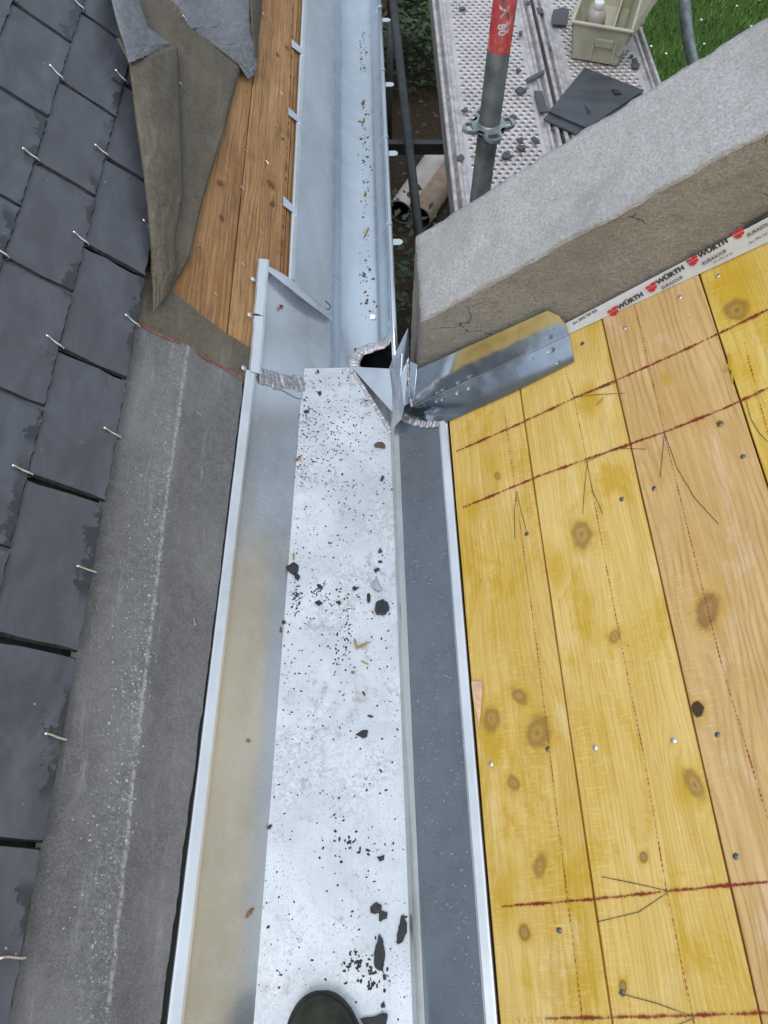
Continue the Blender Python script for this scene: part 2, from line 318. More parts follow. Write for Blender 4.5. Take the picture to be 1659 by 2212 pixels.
FELT = mat_felt('grey_felt', (.165,.165,.17), (.30,.30,.31), 1.0, True); FELTB = mat_felt('brown_felt', (.135,.115,.085), (.24,.21,.165), .8)
FELTG = mat_felt('pale_felt', (.19,.20,.22), (.31,.32,.35), .7); FELTR = mat_plain('felt_red_edge', (.24,.10,.085), .9, 0, .4, 200)
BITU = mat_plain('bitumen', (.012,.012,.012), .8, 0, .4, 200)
CONC = mat_concrete('wall_concrete', (.285,.262,.225), (.45,.42,.37)); MORT = mat_concrete('fresh_mortar', (.47,.46,.455), (.69,.68,.675), .9, .12)
DECKM = mat_plain('deck_metal', (.55,.51,.51), .42, .55, .25, 25, .25); DECKD = mat_plain('deck_groove', (.26,.25,.245), .5, .6, .4, 40, .2)
CHALK = mat_mark('red_chalk', (.27,.03,.025), .13, 420, 0, 1.0); DOT = mat_mark('red_chalk_fine', (.33,.06,.04), .07, 320, .09, .9); PENCIL = mat_mark('pencil', (.05,.05,.055), .40, 200, 0, .8)
print('materials done')
# ------------------------------------------------------------------ setting: ground, house shell
GZ = -2.6
def g_ground():
    n = NT('lawn_soil'); o = n.obj(); X, Y, _ = n.xy(o)
    a = n.noise(o, 2.2, 5, .65); b = n.noise(o, 40, 5, .7)
    soil = n.mix(n.rng(b, .3, .7), (.030,.022,.015), (.075,.055,.038)); grass = n.mix(n.rng(b, .3, .7), (.030,.065,.012), (.075,.14,.028))
    m = n.rng(n.math('ADD', X, n.math('MULTIPLY', a, 1.2)), 1.9, 2.3)
    return n.P(Base_Color=n.mix(m, soil, grass), Roughness=.95, Specular_IOR_Level=.15, Normal=n.bump(b, .8, .03))
mb = MB(); mb.grid(lambda u, v: Vector((lerp(-60, 60, u), lerp(-40, 120, v), GZ)), 40, 40); g = mb.build('ground', g_ground()); tag(g, None, kind='structure')
RENDER = mat_plain('house_render', (.32,.30,.27), .9, 0, .2, 6, .3)
house = thing('house', 'rendered house walls standing below the slate and board roofs', 'house', (-1.5, .5, GZ))
MB().prism([Vector((-3.6,-2.5,GZ)), Vector((-.12,-2.5,GZ)), Vector((-.12,-2.5,-.22)), Vector((-1.95,-2.5,1.55)), Vector((-3.6,-2.5,0))][::-1], (0,6.3,0)).build('wall', RENDER, house)
MB().prism([Vector((-.118,-2.5,GZ)), Vector((2.7,-2.5,GZ)), Vector((2.7,-2.5,.2)), Vector((1.95,-2.5,1.25)), Vector((.16,-2.5,-.055)), Vector((-.118,-2.5,-.07))][::-1], (0,3.5,0)).build('wall', RENDER, house)

# ------------------------------------------------------------------ left roof: deck boards, felt, slates
YA, YB = -.6, 3.3
LB = [((.40,.225,.10),(.31,.16,.06),(.13,.058,.022)), ((.50,.29,.13),(.39,.205,.078),(.16,.072,.028)), ((.45,.25,.105),(.35,.175,.066),(.14,.062,.024))]
eb = thing('eave_boarding', 'weathered orange-brown pine eave boards between felt and eave gutter', 'boarding', PL(.1, 1.6, -.03))
def lk(lst): return [(*(lambda q: (q[0], q[1]))(Lp(x, y, -.006)), r/1661*1.4, d*.5) for x, y, r, d in lst]
lknots = [[], lk([(586,398,13,.0),(590,440,9,.5),(622,105,8,.2),(600,118,6,.5),(612,300,5,.6)]), lk([(475,395,9,.0),(545,330,10,.5),(480,470,7,.4)]), []]
segs = [(-.055, .0165), (.0185, .1475), (.1505, .335), (.338, .52)]
for i, (a, b) in enumerate(segs):
    m = mat_wood('eave_wood_%d' % i, *LB[i % 3], (.28,.13,.04), -.06, lknots[i], 3.3+i*2.1, 300, .55, .7, .6)
    mb = MB(); top = -.006 - .0008*i
    prof = [(a, top-.02), (a, top-.0015), (a+.0015, top), (b-.0015, top), (b, top-.0015), (b, top-.02)]
    mb.grid(lambda u, v: PL(prof[round(u*5)][0], lerp(YA, YB, v), prof[round(u*5)][1] + (.0008*nz(v*9, i*3) if 0 < u < 1 else 0)), 5, 40,
            lambda u, v: (prof[round(u*5)][0], lerp(YA, YB, v)))
    mb.build('board', m, eb)
MB().box(PL(1.3, (YA+YB)/2, -.04), uL*1.25, (0,(YB-YA)/2,0), nL*.012).build('deck_panel', mat_plain('rough_deck', (.2,.13,.07), .85), eb)
# red snapped line, staples and nails on the eave boards
def strip(name, pts, width, mat, parent, nrm, wob=0, seg=1):
    pts2 = []
    for i in range(len(pts)-1):
        for k in range(seg): pts2.append(pts[i].lerp(pts[i+1], k/seg))
    pts2.append(pts[-1]); mb = MB(); vs = []; uv = []; d = 0
    for i, p in enumerate(pts2):
        t = (pts2[min(i+1,len(pts2)-1)] - pts2[max(i-1,0)]).normalized(); s = nrm.cross(t).normalized()
        if i: d += (p-pts2[i-1]).length
        o = s*(wob*nz(i*.7, width*1e3))
        vs += [p - s*width/2 + o, p + s*width/2 + o]; uv += [(d, 0), (d, 1)]
    mb.add(vs, [(2*i, 2*i+2, 2*i+3, 2*i+1) for i in range(len(pts2)-1)], uv)
    return mb.build(name, mat, parent)
strip('chalk_line', [L3(634, 0, -.0050), L3(627, 200, -.0050), L3(613, 480, -.0050), L3(604, 600, -.0050)], .012, mat_mark('red_line_faint', (.24,.06,.03), .08, 120, 0, 1.0), eb, nL, 0, 6)
for (x, y, a) in [(660*.864,32,.6),(707*.864,205,.5),(696*.864,275,.4),(672*.864,355,.6),(657*.864,505,.4),(612*.864,575,.5),(536,330,.3),(470,640,.5),(505,695,.3),(527,410,.5)]:
    s, yy = Lp(x, y, -.004); d = uL*math.cos(a)+Vector((0,1,0))*math.sin(a)
    MB().tube([PL(s,yy,-.007), PL(s,yy,-.0035)+d*.001, PL(s,yy,-.0035)+d*.011, PL(s,yy,-.007)+d*.012], .0007, 5).build('staple', STEEL, eb)
rr = random.Random(5)
for k in range(26):
    s = rr.choice([.03,.12,.165,.3,.235])+rr.uniform(-.006,.006); yy = 1.15+rr.random()*1.35
    MB().blob(PL(s,yy,-.0075), uL*.0022, Vector((0,.0022,0)), nL*.0012, 7, 2).build('nail', CHIP if k % 3 else STEEL, eb)

# grey felt strip beside the valley gutter
def s_hem(y): return .1385 - .034*y
def s_flo(y): return -.0005 - .0395*y
def felt_h(s, y):
    c = .232 + .012*math.sin(y*2.2); b = .009*math.exp(-((s-c)/.035)**2)
    return .0015 + b + .0012*nz(s*14, y*9) + .0006*nz(s*45, y*40, 2)
def felt_edge(y):
    gap = .004 + max(0, (.45-y))*.013
    return s_hem(y) + gap + .003*nz(y*18, 4) + .0015*nz(y*60, 8)
fs = thing('roofing_felt', 'long dark grey felt strip lying between slates and valley gutter hem', 'roofing felt', PL(.25, .3, 0))
mb = MB(); mb.grid(lambda u, v: (lambda y: (lambda s: PL(s, y + .006*nz(s*20, 1) * (v > .98), felt_h(s, y)))(lerp(felt_edge(y), .354, u)))(lerp(-.55, 1.03, v)), 46, 220)
fo = mb.build('felt_sheet', FELT, fs, True); fu = fo.data.uv_layers.new(name='uv')
for lp in fo.data.loops:
    co = fo.data.vertices[lp.vertex_index].co; fu.data[lp.index].uv = ((co-PL0).dot(uL) - (.232+.012*math.sin(co.y*2.2)), co.y)
strip('red_edge', [PL(s, 1.027+.003*nz(s*20,1), felt_h(s,1.03)+.0012) for s in [.108,.14,.18,.22,.26,.30,.345]], .007, FELTR, fs, nL, .001)
MB().grid(lambda u, v: PL(lerp(s_hem(lerp(-.55,1.04,v))-.012, .40, u), lerp(-.55,1.04,v), -.0035), 2, 12).build('black_underlay', BITU, fs)
for (x, y, a) in [(213,1325,1.2),(424,1350,1.2),(505*.864,1040*.864,.5)]:
    s, yy = Lp(x, y, .006); d = uL*math.cos(a)+Vector((0,1,0))*math.sin(a); b0 = PL(s, yy, felt_h(s,yy)+.0015)
    MB().tube([b0-nL*.003, b0, b0+d*.013, b0+d*.0135-nL*.003], .0009, 5).build('staple', STEEL, fs)
# white mortar crumbs along the crease
rr = random.Random(11); mb = MB()
for k in range(330):
    y = rr.triangular(-.15, .9, .3); s = .236 + .012*math.sin(y*2.2) + abs(rr.gauss(0, .03))*(1 if rr.random() < .72 else -.25)
    if s > .335: continue
    r = rr.uniform(.0005, .0017)*(1.2 if rr.random() < .1 else .8); a = rr.random()*3
    d = uL*math.cos(a)+Vector((0,1,0))*math.sin(a); e = nL.cross(d)
    mb.blob(PL(s, y, felt_h(s,y)), d*r*1.5, e*r, nL*r*.6, 5, 2, .25)
o = mb.build('mortar_crumbs', mat_plain('crumb', (.50,.50,.47), .9, 0, .2, 200)); tag(o, 'pale mortar crumbs scattered along the crease of grey felt', 'crumbs', kind='stuff')

# brown felt lying under the fold, at the far end of the grey strip
mb = MB(); bl = [Lp(300,692), Lp(372,624), Lp(450,668), Lp(534,733)]; 
def bf(u, v):
    s = lerp(.42, .085, u); y0 = 1.022; y1 = 1.122 + .05*max(0, (s-.16)/.2) + .004*nz(s*25, 3)
    return PL(s, lerp(y0, y1, v), -.0012 + .0012*nz(s*15, v*4))
mb.grid(bf, 30, 14); o = mb.build('felt_patch', FELTB, None, True); tag(o, 'brown felt underside patch at the far end of the grey felt strip', 'roofing felt')

MB().box(PL(1.35, (YA+YB)/2, -.001), uL*.985, (0,(YB-YA)/2,0), nL*.0014).build('slate_underlay', BITU, eb)
# slates
sr = thing('slate_roof', 'dark blue-grey slate roof with wire hooks, left of the gutter', 'slate roof', PL(.9, 1.0, 0))
EXP, PIT, SL = .1165, .2492, .236
def slate_mesh(seed):
    q = random.Random(seed); pts = []
    hw = PIT/2-.0030
    nb = 22
    for i in range(nb+1): pts.append((lerp(-hw, hw, i/nb), .0012*nz(i*.9, seed)+q.uniform(-.0008,.0008)))
    for i in range(1, 9): pts.append((hw + q.uniform(-.0013,.0006), SL*i/9))
    pts += [(hw, SL), (-hw, SL)]
    for i in range(8, 0, -1): pts.append((-hw + q.uniform(-.0006,.0013), SL*i/9))
    n = len(pts); t = .0062
    c = (0, SL/2); vs = []; uv = []
    for (x, y) in pts: vs.append((x, y, 0)); uv.append((x, y))
    for (x, y) in pts:
        ins = q.uniform(.0008, .0040); ix = x - math.copysign(ins, x)*(abs(x) > hw-.003); iy = y + (ins if y < .004 else 0)
        vs.append((ix, iy, t + q.uniform(-.0003,.0003))); uv.append((ix, iy))
    fs = [tuple(range(n, 2*n)), tuple(range(n-1, -1, -1))] + [(i, (i+1)%n, (i+1)%n+n, i+n) for i in range(n)]
    me = bpy.data.meshes.new('slate'); me.from_pydata(vs, [], fs); l = me.uv_layers.new(name='uv')
    for lp in me.loops: l.data[lp.index].uv = uv[lp.vertex_index]
    me.materials.append(SLATE); me.materials.append(SEDGE_SHADE)
    for p in me.polygons[1:]: p.material_index = 1  # sides and underside: joint shadow painted in as a darker slate colour
    return me
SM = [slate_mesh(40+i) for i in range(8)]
hk = MB(); hk.tube([(0,.012,-.0035),(0,-.003,-.0028),(0,-.0062,.0015),(0,-.0045,.0068),(0,.0015,.0084),(.0012,.009,.0078),(.0025,.017,.0090),(.0025,.0225,.0114),(.002,.0275,.0122)], .0020, 7)
hme = bpy.data.meshes.new('hook'); hme.from_pydata([tuple(v) for v in hk.v], [], hk.f); hme.materials.append(STEEL)
for p in hme.polygons: p.use_smooth = True
rr = random.Random(3)
for k in range(12):
    s0 = .350 + EXP*k + (.003 if k else 0)
    for j in range(-3, 13):
        yc = .1325 + PIT*(j+.5) + (PIT/2 if k % 2 else 0)
        if yc > 3.15 or yc < -.62: continue
        o = bpy.data.objects.new('slate', rr.choice(SM)); tilt = .0098/SL + rr.uniform(-.002, .002)
        ax = Vector((0,1,0)); ay = (uL - nL*tilt).normalized(); az = ax.cross(ay)
        rz = rr.uniform(-.004, .004); ax2 = ax*math.cos(rz)+ay*math.sin(rz); ay2 = az.cross(ax2)
        o.matrix_world = Matrix.Translation(PL(s0+rr.uniform(-.0015,.0015), yc+rr.uniform(-.001,.001), .0112)) @ Matrix((ax2, ay2, az)).transposed().to_4x4()
        link(o, sr)
        if s0 < .85:
            h = bpy.data.objects.new('hook', hme); h.location = (rr.uniform(-.003,.003)+.004, 0, 0); h.rotation_euler.z = rr.uniform(-.16,.12)
            scn.collection.objects.link(h); h.parent = o

# folded felt flaps draped over the slates and boards
def drape(name, rows, mat, label, nu=26, nv=80, back=None, amp=.0036):
    # rows: list of (left px, left py, h), (right px, right py, h), bulge
    def at(u, v):
        f = v*(len(rows)-1); i = min(int(f), len(rows)-2); t = f-i; t = t*t*(3-2*t)
        def col(r):
            (ax, ay, ah), (bx, by, bh), bu = r
            x = lerp(ax, bx, u); y = lerp(ay, by, u); h = lerp(ah, bh, u) + bu*math.sin(math.pi*u)**.7
            return Vector((x, y, h))
        q = col(rows[i]).lerp(col(rows[i+1]), t)
        h = q.z + amp*nz(u*3, v*7, len(rows)) + amp*.5*nz(u*9, v*21, 3) + amp*.22*nz(u*26, v*55, 7)
        return L3(q.x, q.y, h)
    mb = MB(); mb.grid(at, nu, nv); o = mb.build(name, mat, None, True)
    md = o.modifiers.new('thick', 'SOLIDIFY'); md.thickness = .0022; md.offset = -1
    if label: tag(o, label, 'roofing felt')
    return o
K = 700/1659*.864
def z1(x, y): return (x*K, y*K)
def rw(a, ah, b, bh, bu): return ((*z1(*a), ah), (*z1(*b), bh), bu)
drape('felt_sheet', [rw((640,-120),.03,(1530,-200),.004,.0), rw((700,100),.02,(1500,120),.004,.004), rw((760,300),.02,(1425,400),.003,.004), rw((800,700),.018,(1325,780),.002,.004),
      rw((860,1100),.016,(1200,1180),.002,.003), rw((890,1450),.014,(1115,1540),.002,.003), rw((900,1700),.008,(1020,1690),.001,.001)], FELTB,
      'brown wrinkled felt turned face down over the eave boards')
drape('felt_fold', [rw((690,230),.048,(1000,262),.030,.012), rw((762,370),.050,(1050,290),.032,.014), rw((800,640),.048,(1062,560),.032,.016), rw((845,960),.044,(1070,860),.028,.016), rw((880,1250),.042,(1078,1160),.024,.012),
      rw((902,1480),.036,(1030,1420),.022,.010), rw((906,1640),.026,(1040,1600),.016,.008), rw((906,1850),.008,(1000,1730),.006,.004)], FELTB,
      'narrow brown felt roll folded back along the slate edge')
drape('felt_flap', [rw((640,-160),.058,(790,-160),.050,.004), rw((660,0),.060,(825,10),.052,.005), rw((700,160),.061,(880,170),.052,.006), rw((735,270),.061,(1002,262),.042,.008), rw((764,378),.057,(880,322),.055,.006)], FELTG,
      'pale grey felt face turned up on the folded roll beside slates', amp=.002)
drape('felt_flap', [rw((900,-220),.02,(1500,-240),.03,.0), rw((985,0),.016,(1490,-20),.034,.004), rw((1130,170),.014,(1486,140),.032,.006), rw((1280,280),.012,(1500,250),.026,.006), rw((1410,380),.010,(1520,400),.014,.004), rw((1470,470),.006,(1508,440),.006,.001)], FELTG,
      'pale grey pointed felt corner hanging over the eave boards')
drape('felt_curl', [rw((1478,-200),.040,(1545,-200),.004,.012), rw((1482,40),.040,(1548,40),.004,.010), rw((1490,180),.036,(1530,200),.004,.008), rw((1505,330),.024,(1522,340),.005,.003)], FELTB,
      'narrow brown felt curl at the edge of the pointed grey corner', nu=8)

# ------------------------------------------------------------------ valley gutter
vg = thing('valley_gutter', 'wide zinc valley gutter with whitened floor between slate roof and boards', 'gutter', (-.07, .3, -.06))
YN, YE = -.6, 1.153
def zf(y): return PL(s_flo(y), y).z
A = onZ(760, 794, zf(1.15)); Cc = onZ(845, 932, zf(.95)); FE = onZ(655, 792, zf(1.153))
def xr(y):
    return .0385 if y < Cc.y else lerp(.0385, A.x, min(1, (y-Cc.y)/(A.y-Cc.y)))
ys = [lerp(YN, Cc.y, i/60) for i in range(60)] + [lerp(Cc.y, A.y, i/14) for i in range(15)]
mb = MB()
mb.grid(lambda u, v: (lambda y: Vector((lerp(PL(s_flo(y), y).x, xr(y), u), y, zf(y) + .0006*nz(u*3, y*6))))(ys[round(v*74)]), 14, 74)
fl = mb.build('gutter_floor', FLOOR, vg, True)
mb = MB(); mb.grid(lambda u, v: (lambda y: PL(lerp(s_flo(y), s_hem(y)-.016, u), y, .0012*nz(u*2, y*3)*math.sin(math.pi*u)))(lerp(YN, 1.075, v)), 12, 60)
mb.build('left_sheet', Z_SHEET, vg, True)
def hem(name, f, y0, y1, wd, hh, side, fr, mat, n=50):      # folded flat edge, inner side lifted
    mb = MB(); prof = [(0, -.002), (0, .0015), (wd*.15, .0030), (wd*.8, hh), (wd, hh+.0002), (wd+.0012, hh-.002), (wd, hh-.004), (wd*.6, .001)]
    mb.grid(lambda u, v: (lambda y: (lambda q: f(fr(y) - side*q[0]*(1), y, q[1] + .0006*nz(y*14, q[0]*40)))(prof[round(u*7)]))(lerp(y0, y1, v)), 7, n)
    return mb.build(name, mat, vg, False)
hem('left_hem', PL, YN, 1.055, .0200, .0075, 1, s_hem, Z_HEM)
hem('right_hem', PR, YN, .915, .0165, .0065, 1, lambda y: .1215, Z_HEM)
# right step, strip and sheet
def rprof(y):
    z0 = zf(y); return [Vector((.0385, y, z0)), Vector((.0400, y, z0+.004)), Vector((.0436, y, max(z0+.012, -.0035))), Vector((.0450, y, -.0010)), Vector((.0553, y, .0034))]
mb = MB(); mb.grid(lambda u, v: rprof(lerp(YN, 1.0, v))[round(u*4)] + Vector((.0003*nz(v*30), 0, 0)), 4, 40); mb.build('step_strip', Z_STRIP, vg)
mb = MB(); mb.grid(lambda u, v: PR(lerp(.0053, .107, u), lerp(YN, .985 - .035*u, v), .0006*nz(u*2, v*7)*math.sin(math.pi*u)), 12, 50); mb.build('right_sheet', Z_RIGHT, vg, True)
# far connecting sheet that laps over the eave gutter
def endsheet(u, v):
    s = lerp(-.121, .082, u); y0 = lerp(1.192, 1.052, max(0, min(1, (s+.121)/.08))) if s < -.04 else 1.052
    return PL(s, lerp(y0, 1.372 - .03*(1-u), v), .0022 + .0006*nz(u*3, v*3) + .002*math.sin(math.pi*v)*u*v)
MB().grid(endsheet, 16, 16).build('connecting_sheet', Z_SHEET, vg, True)
mb = MB(); lp_ = [(0,.0045),(.004,.006),(.006,.012),(.002,.0175),(-.010,.0185),(-.024,.016)]
mb.grid(lambda u, v: (lambda s, w, q: PL(s, 1.372-.03*(1-u) + q[0]*w, .002+q[1]*w))(lerp(-.121,.080,u), .45+.75*math.sin(math.pi*u)**.8, lp_[round(v*5)]), 20, 5)
mb.build('folded_lip', Z_SHEET, vg)
for (ya, yb) in ((1.215, 1.385), (1.052, 1.208)):
    mb = MB(); pr = [(0,.002),(.002,.006),(.018,.0125),(.0235,.0130),(.024,.011)]
    mb.grid(lambda u, v: (lambda q, y: PL(.0965 + .0015*nz(y*20) - q[0]*(1+.05*nz(y*30,2)), y + (.006*q[0]/.024)*(v > .99), q[1]+.0008*nz(y*25, 5)))(pr[round(u*4)], lerp(ya, yb, v)), 4, 14)
    mb.build('hem_flap', Z_HEM, vg)
def lump_seam(name, pts, nrm, wdt, parent, step=.0105, hh=.0028):      # flat rippled solder run
    tot = [0]
    for i in range(len(pts)-1): tot.append(tot[-1] + (pts[i+1]-pts[i]).length)
    T = tot[-1]; n = max(2, round(T/step)); q = random.Random(len(pts)+int(wdt*1e5)); cuts = [(k + q.uniform(-.22,.22)*(0 < k < n))/n for k in range(n+1)]; amp = [q.uniform(.55,1.1) for _ in range(n)]; sh_ = [q.uniform(.8,1.15) for _ in range(n)]
    def at(u):
        d = max(0, min(T, u*T)); i = max(k for k in range(len(tot)-1) if tot[k] <= d+1e-9); t = (d-tot[i])/max(1e-9, tot[i+1]-tot[i])
        t0 = (pts[i+1]-pts[i]).normalized(); return pts[i].lerp(pts[i+1], t), nrm.cross(t0).normalized(), t0
    def fn(u, v):
        w_ = 2*v-1; uu = min(1, max(0, u + .25/n*(1-w_*w_)*math.sin(u*40+1)*.6)); k = max(i for i in range(n) if cuts[i] <= uu+1e-9); f = (uu-cuts[k])/(cuts[k+1]-cuts[k])
        p, sd, t0 = at(u); prof = (max(0, min(1, f*5))*max(0, min(1, (1-f)*2.2)))**.5
        h = hh*amp[k]*(.35+.65*prof)*(1-abs(w_)**5) - .0008*(abs(w_) > .99) + hh*.18*nz(u*T*500, v*wdt*500, 3)
        return p + sd*(w_*wdt/2*sh_[k]*(1+.1*nz(u*T*160, w_*2))) + nrm*h
    return MB().grid(fn, n*7, 9).build(name, SOLDER, parent, True)
lump_seam('solder_seam', [PL(.074,1.060,.0018), PL(.02,1.072,.0018), PL(-.030,1.092,.0018), PL(-.048,1.100,.0018)], nL, .044, vg, .0155, .0042)
ZV = Vector((0,0,1))
lump_seam('solder_seam', [A+Vector((.0,-.004,.001)), A.lerp(Cc,.5)+Vector((0,-.003,.001)), Cc+Vector((0,-.003,.001))], ZV, .011, vg, .010, .003)
# cant piece in the far right corner of the floor
B = onY(851, 797, 1.12); E_ = onY(851, 893, 1.0); Cr = Cc + Vector((.003,0,.001)); A2 = A + Vector((0,0,.003))
mb = MB(); mb.add([A2, Cr, E_, B, B-Vector((0,-.004,.03)), A2-Vector((0,-.004,.02))], [(0,1,2),(0,2,3),(0,3,4,5)]); mb.build('cant_piece', Z_FLASH, vg)
mb = MB(); mb.tube([A2+ZV*.0005, E_+ZV*.0005], .0012, 6); mb.build('fold_ridge', Z_HEM, vg)
def z2(x, y): return (725.8+.1667*x, 708.5+.1667*y)
def Y2(x, y, yy): return onY(*z2(x, y), yy)
lump_seam('solder_seam', [B+Vector((-.002,-.003,.002)), B.lerp(E_,.5)+Vector((-.001,-.003,.002)), E_+Vector((0,-.003,.002)), Cc.lerp(E_,.4)+Vector((.001,-.003,.002)), Cc+Vector((.001,0,.002))], Vector((-.6,-.3,.7)).normalized(), .008, vg, .009, .0025)
# upstand beside the wall end
tip = Y2(930,0,1.06); up = [tip, Y2(850,330,1.045), Y2(835,620,1.01), Y2(832,1190,.945), Y2(705,1335,.94), Y2(752,1010,1.0), Y2(690,520,1.115), Y2(742,385,1.125)]
MB().prism(up, (.0012,.0006,-.0006)).build('upstand', Z_SHEET, vg)
up2 = [tip, Y2(942,370,1.04), Y2(962,700,1.0), Y2(968,960,.975), Y2(880,1010,.955), Y2(832,1190,.945), Y2(835,620,1.01), Y2(850,330,1.045)]
MB().prism(up2, (.0012,.0006,-.0006)).build('upstand', Z_RIGHT, vg)
up3 = [Y2(958,440,.995), Y2(1045,480,.985), Y2(1040,620,.98), Y2(1005,960,.965), Y2(968,960,.972), Y2(955,700,.985)]
MB().prism(up3, (.0008,.0012,0)).build('upstand', Z_RIGHT, vg)
lump_seam('solder_seam', [Y2(930,420,1.03)-Vector((.001,.002,0)), Y2(955,740,.995)-Vector((.001,.002,0)), Y2(985,1010,.965)-Vector((.001,.002,0))], Vector((-.5,-.7,.4)).normalized(), .006, vg, .008, .002)
lump_seam('solder_seam', [R3(866,872,.003), R3(864,888,.003), R3(874,902,.003), R3(890,911,.003), R3(915,916,.003), R3(956,916,.003)], nR, .015, vg, .0085, .0035)
for (x, y) in [(547,603),(540,680),(527,795)]:
    c = L3(x, y, .004); MB().blob(c, uL*.0062, Vector((0,.0062,0)), nL*.0022, 14, 3).build('nail', Z_HEM, vg, True)
MB().prism([R3(862,862,.0012), R3(897,856,.0012), R3(908,897,.0012), R3(886,914,.0012), R3(864,903,.0012)][::-1], nR*-.001).build('corner_patch', Z_RIGHT, vg)
for (x0, y0, x1, y1) in ((962,968,974,983),(973,1090,986,1106),(1064,2186,1080,2212)):
    strip('chalk_smudge', [R3((x0+x1)/2, y0, .0078), R3((x0+x1)/2+1, y1, .0078)], .010, mat_mark('smudge_%d' % y0, (.36,.10,.09), -.02, 260, 0, .5), vg, nR, 0, 4)
# rain drops on the right sheet
rr = random.Random(21); mb = MB()
for k in range(640):
    s = .012 + .088*rr.random()**.75; y = rr.uniform(-.12, .9)
    if rr.random() < max(0, (y-.45)*1.6): continue
    r = rr.choice([.0007,.0009,.0012,.0015,.0021])*rr.uniform(.7,1.15)
    mb.blob(PR(s, y, .0006*nz((s-.0053)/.1017*2, (y-YN)/(.985-.035*(s-.0053)/.1017-YN)*7)*math.sin(math.pi*(s-.0053)/.1017)), uR*r*rr.uniform(1,1.9), Vector((0,1,0))*r, nR*r*.85, 8, 3)
n = NT('water'); n.P(Base_Color=(1,1,1), Roughness=.03, Transmission_Weight=1.0, IOR=1.33)
o = mb.build('raindrops', n.m, None, True); tag(o, 'clear raindrops beaded on the grey right gutter sheet', 'raindrops', kind='stuff')

# ------------------------------------------------------------------ eave gutter
eg = thing('eave_gutter', 'long light zinc eave gutter with rolled bead running away from valley', 'gutter', (-.02, 2.0, -.15))
rT = .062; rA = .112; xb = -.005; aT = (xb - PL0.x - nL.x*rA)/math.cos(AL); sT = -aT; cT = PL(sT, 0) + nL*rA
prof = [PL(lerp(.0035, sT, i/8), 0, .0015) for i in range(9)]
a0 = math.atan2(-nL.z, -nL.x)
for i in range(1, 11): a = lerp(a0, -math.pi/2, i/10); prof.append(cT + Vector((math.cos(a)*rA, 0, math.sin(a)*rA)))
for i in range(1, 9): a = lerp(-math.pi/2, .03, i/8); prof.append(Vector((cT.x, 0, cT.z-rA+rT)) + Vector((math.cos(a)*rT, 0, math.sin(a)*rT)))
prof.append(Vector((.0575, 0, -.064)))
NP = len(prof)
def gp(i, y): return prof[i] + Vector((0, y, 0)) + nL*.0006*nz(y*3, i*.3)
isp = 14
YG0, YG1 = 1.16, 3.5
mb = MB(); mb.grid(lambda u, v: gp(round(u*(NP-1)), lerp(1.285, YG1, v)), NP-1, 60); mb.build('trough', Z_EAVE, eg, True)
mb = MB(); mb.grid(lambda u, v: gp(round(u*(isp)), lerp(YG0, 1.285, v)), isp, 6); mb.build('trough_end', Z_EAVE, eg, True)
mb = MB(); mb.grid(lambda u, v: gp(NP-3+round(u*2), lerp(1.16, 1.285, v)), 2, 4); mb.build('trough_side', Z_EAVE, eg, True)
MB().tube([Vector((.0575, 1.16, -.070)), Vector((.0578, 1.5, -.070)), Vector((.0572, 2.2, -.070)), Vector((.0560, YG1, -.070))], .0075, 12).build('bead', Z_EAVE, eg, True)
mb = MB(); pr = [(-.002,.000),(-.002,.003),(.0015,.0075),(.0120,.0072),(.0128,.0045)]
mb.grid(lambda u, v: PL(.0065-pr[round(u*4)][0], lerp(1.378, YG1, v), pr[round(u*4)][1]+.0004*nz(v*30)), 4, 30); mb.build('hem', Z_HEM, eg)
xo0, xo1, yo0, yo1, zo = gp(isp,1.2).x-.006, .0585, 1.15, 1.290, -.42
MB().add([(xo0,yo0,-.13),(xo1,yo0,-.13),(xo1,yo1,-.13),(xo0,yo1,-.13),(xo0,yo0,zo),(xo1,yo0,zo),(xo1,yo1,zo),(xo0,yo1,zo)], [(4,5,6,7),(0,1,5,4),(1,2,6,5),(2,3,7,6),(3,0,4,7)]).build('outlet_box', mat_plain('outlet_dark', (.05,.06,.065), .45, .6, .3, 20), eg)
lump_seam('solder_seam', [gp(isp,1.165)+ZV*.003, gp(isp,1.245)+ZV*.003, gp(isp+2,1.278)+ZV*.002, gp(NP-7,1.288)+ZV*.002, gp(NP-4,1.292)], Vector((.1,-.1,1)).normalized(), .026, eg, .012, .0035)
for i, yv in enumerate((2.66, 2.30, 1.968, 1.604)):       # outer bracket straps: tongue beyond the bead, clip over the bead
    mb = MB(); pts = [Vector((.060, yv-.011, -.078)), Vector((.083, yv-.011, -.078)), Vector((.0895, yv-.006, -.078)), Vector((.091, yv, -.078)), Vector((.0895, yv+.006, -.078)), Vector((.083, yv+.011, -.078)), Vector((.060, yv+.011, -.078))]
    mb.prism(pts[::-1], (0,0,-.0025)); br = mb.build('bracket_tongue', Z_HEM, eg)
    yq = yv+.055; mb = MB(); arc = [Vector((.038, yq-.012, -.088))]+[Vector((.0575+.0092*math.cos(a), yq, -.070+.0092*math.sin(a))) for a in [R_(x) for x in (170,130,90,50,10,-30)]]
    vs = []; 
    for p in arc: vs += [p-Vector((0,.006,0)), p+Vector((0,.006,0))]
    mb.add(vs, [(2*k,2*k+2,2*k+3,2*k+1) for k in range(len(arc)-1)]); o = mb.build('bead_clip', Z_EAVE, eg)
    md = o.modifiers.new('thick','SOLIDIFY'); md.thickness = .0018
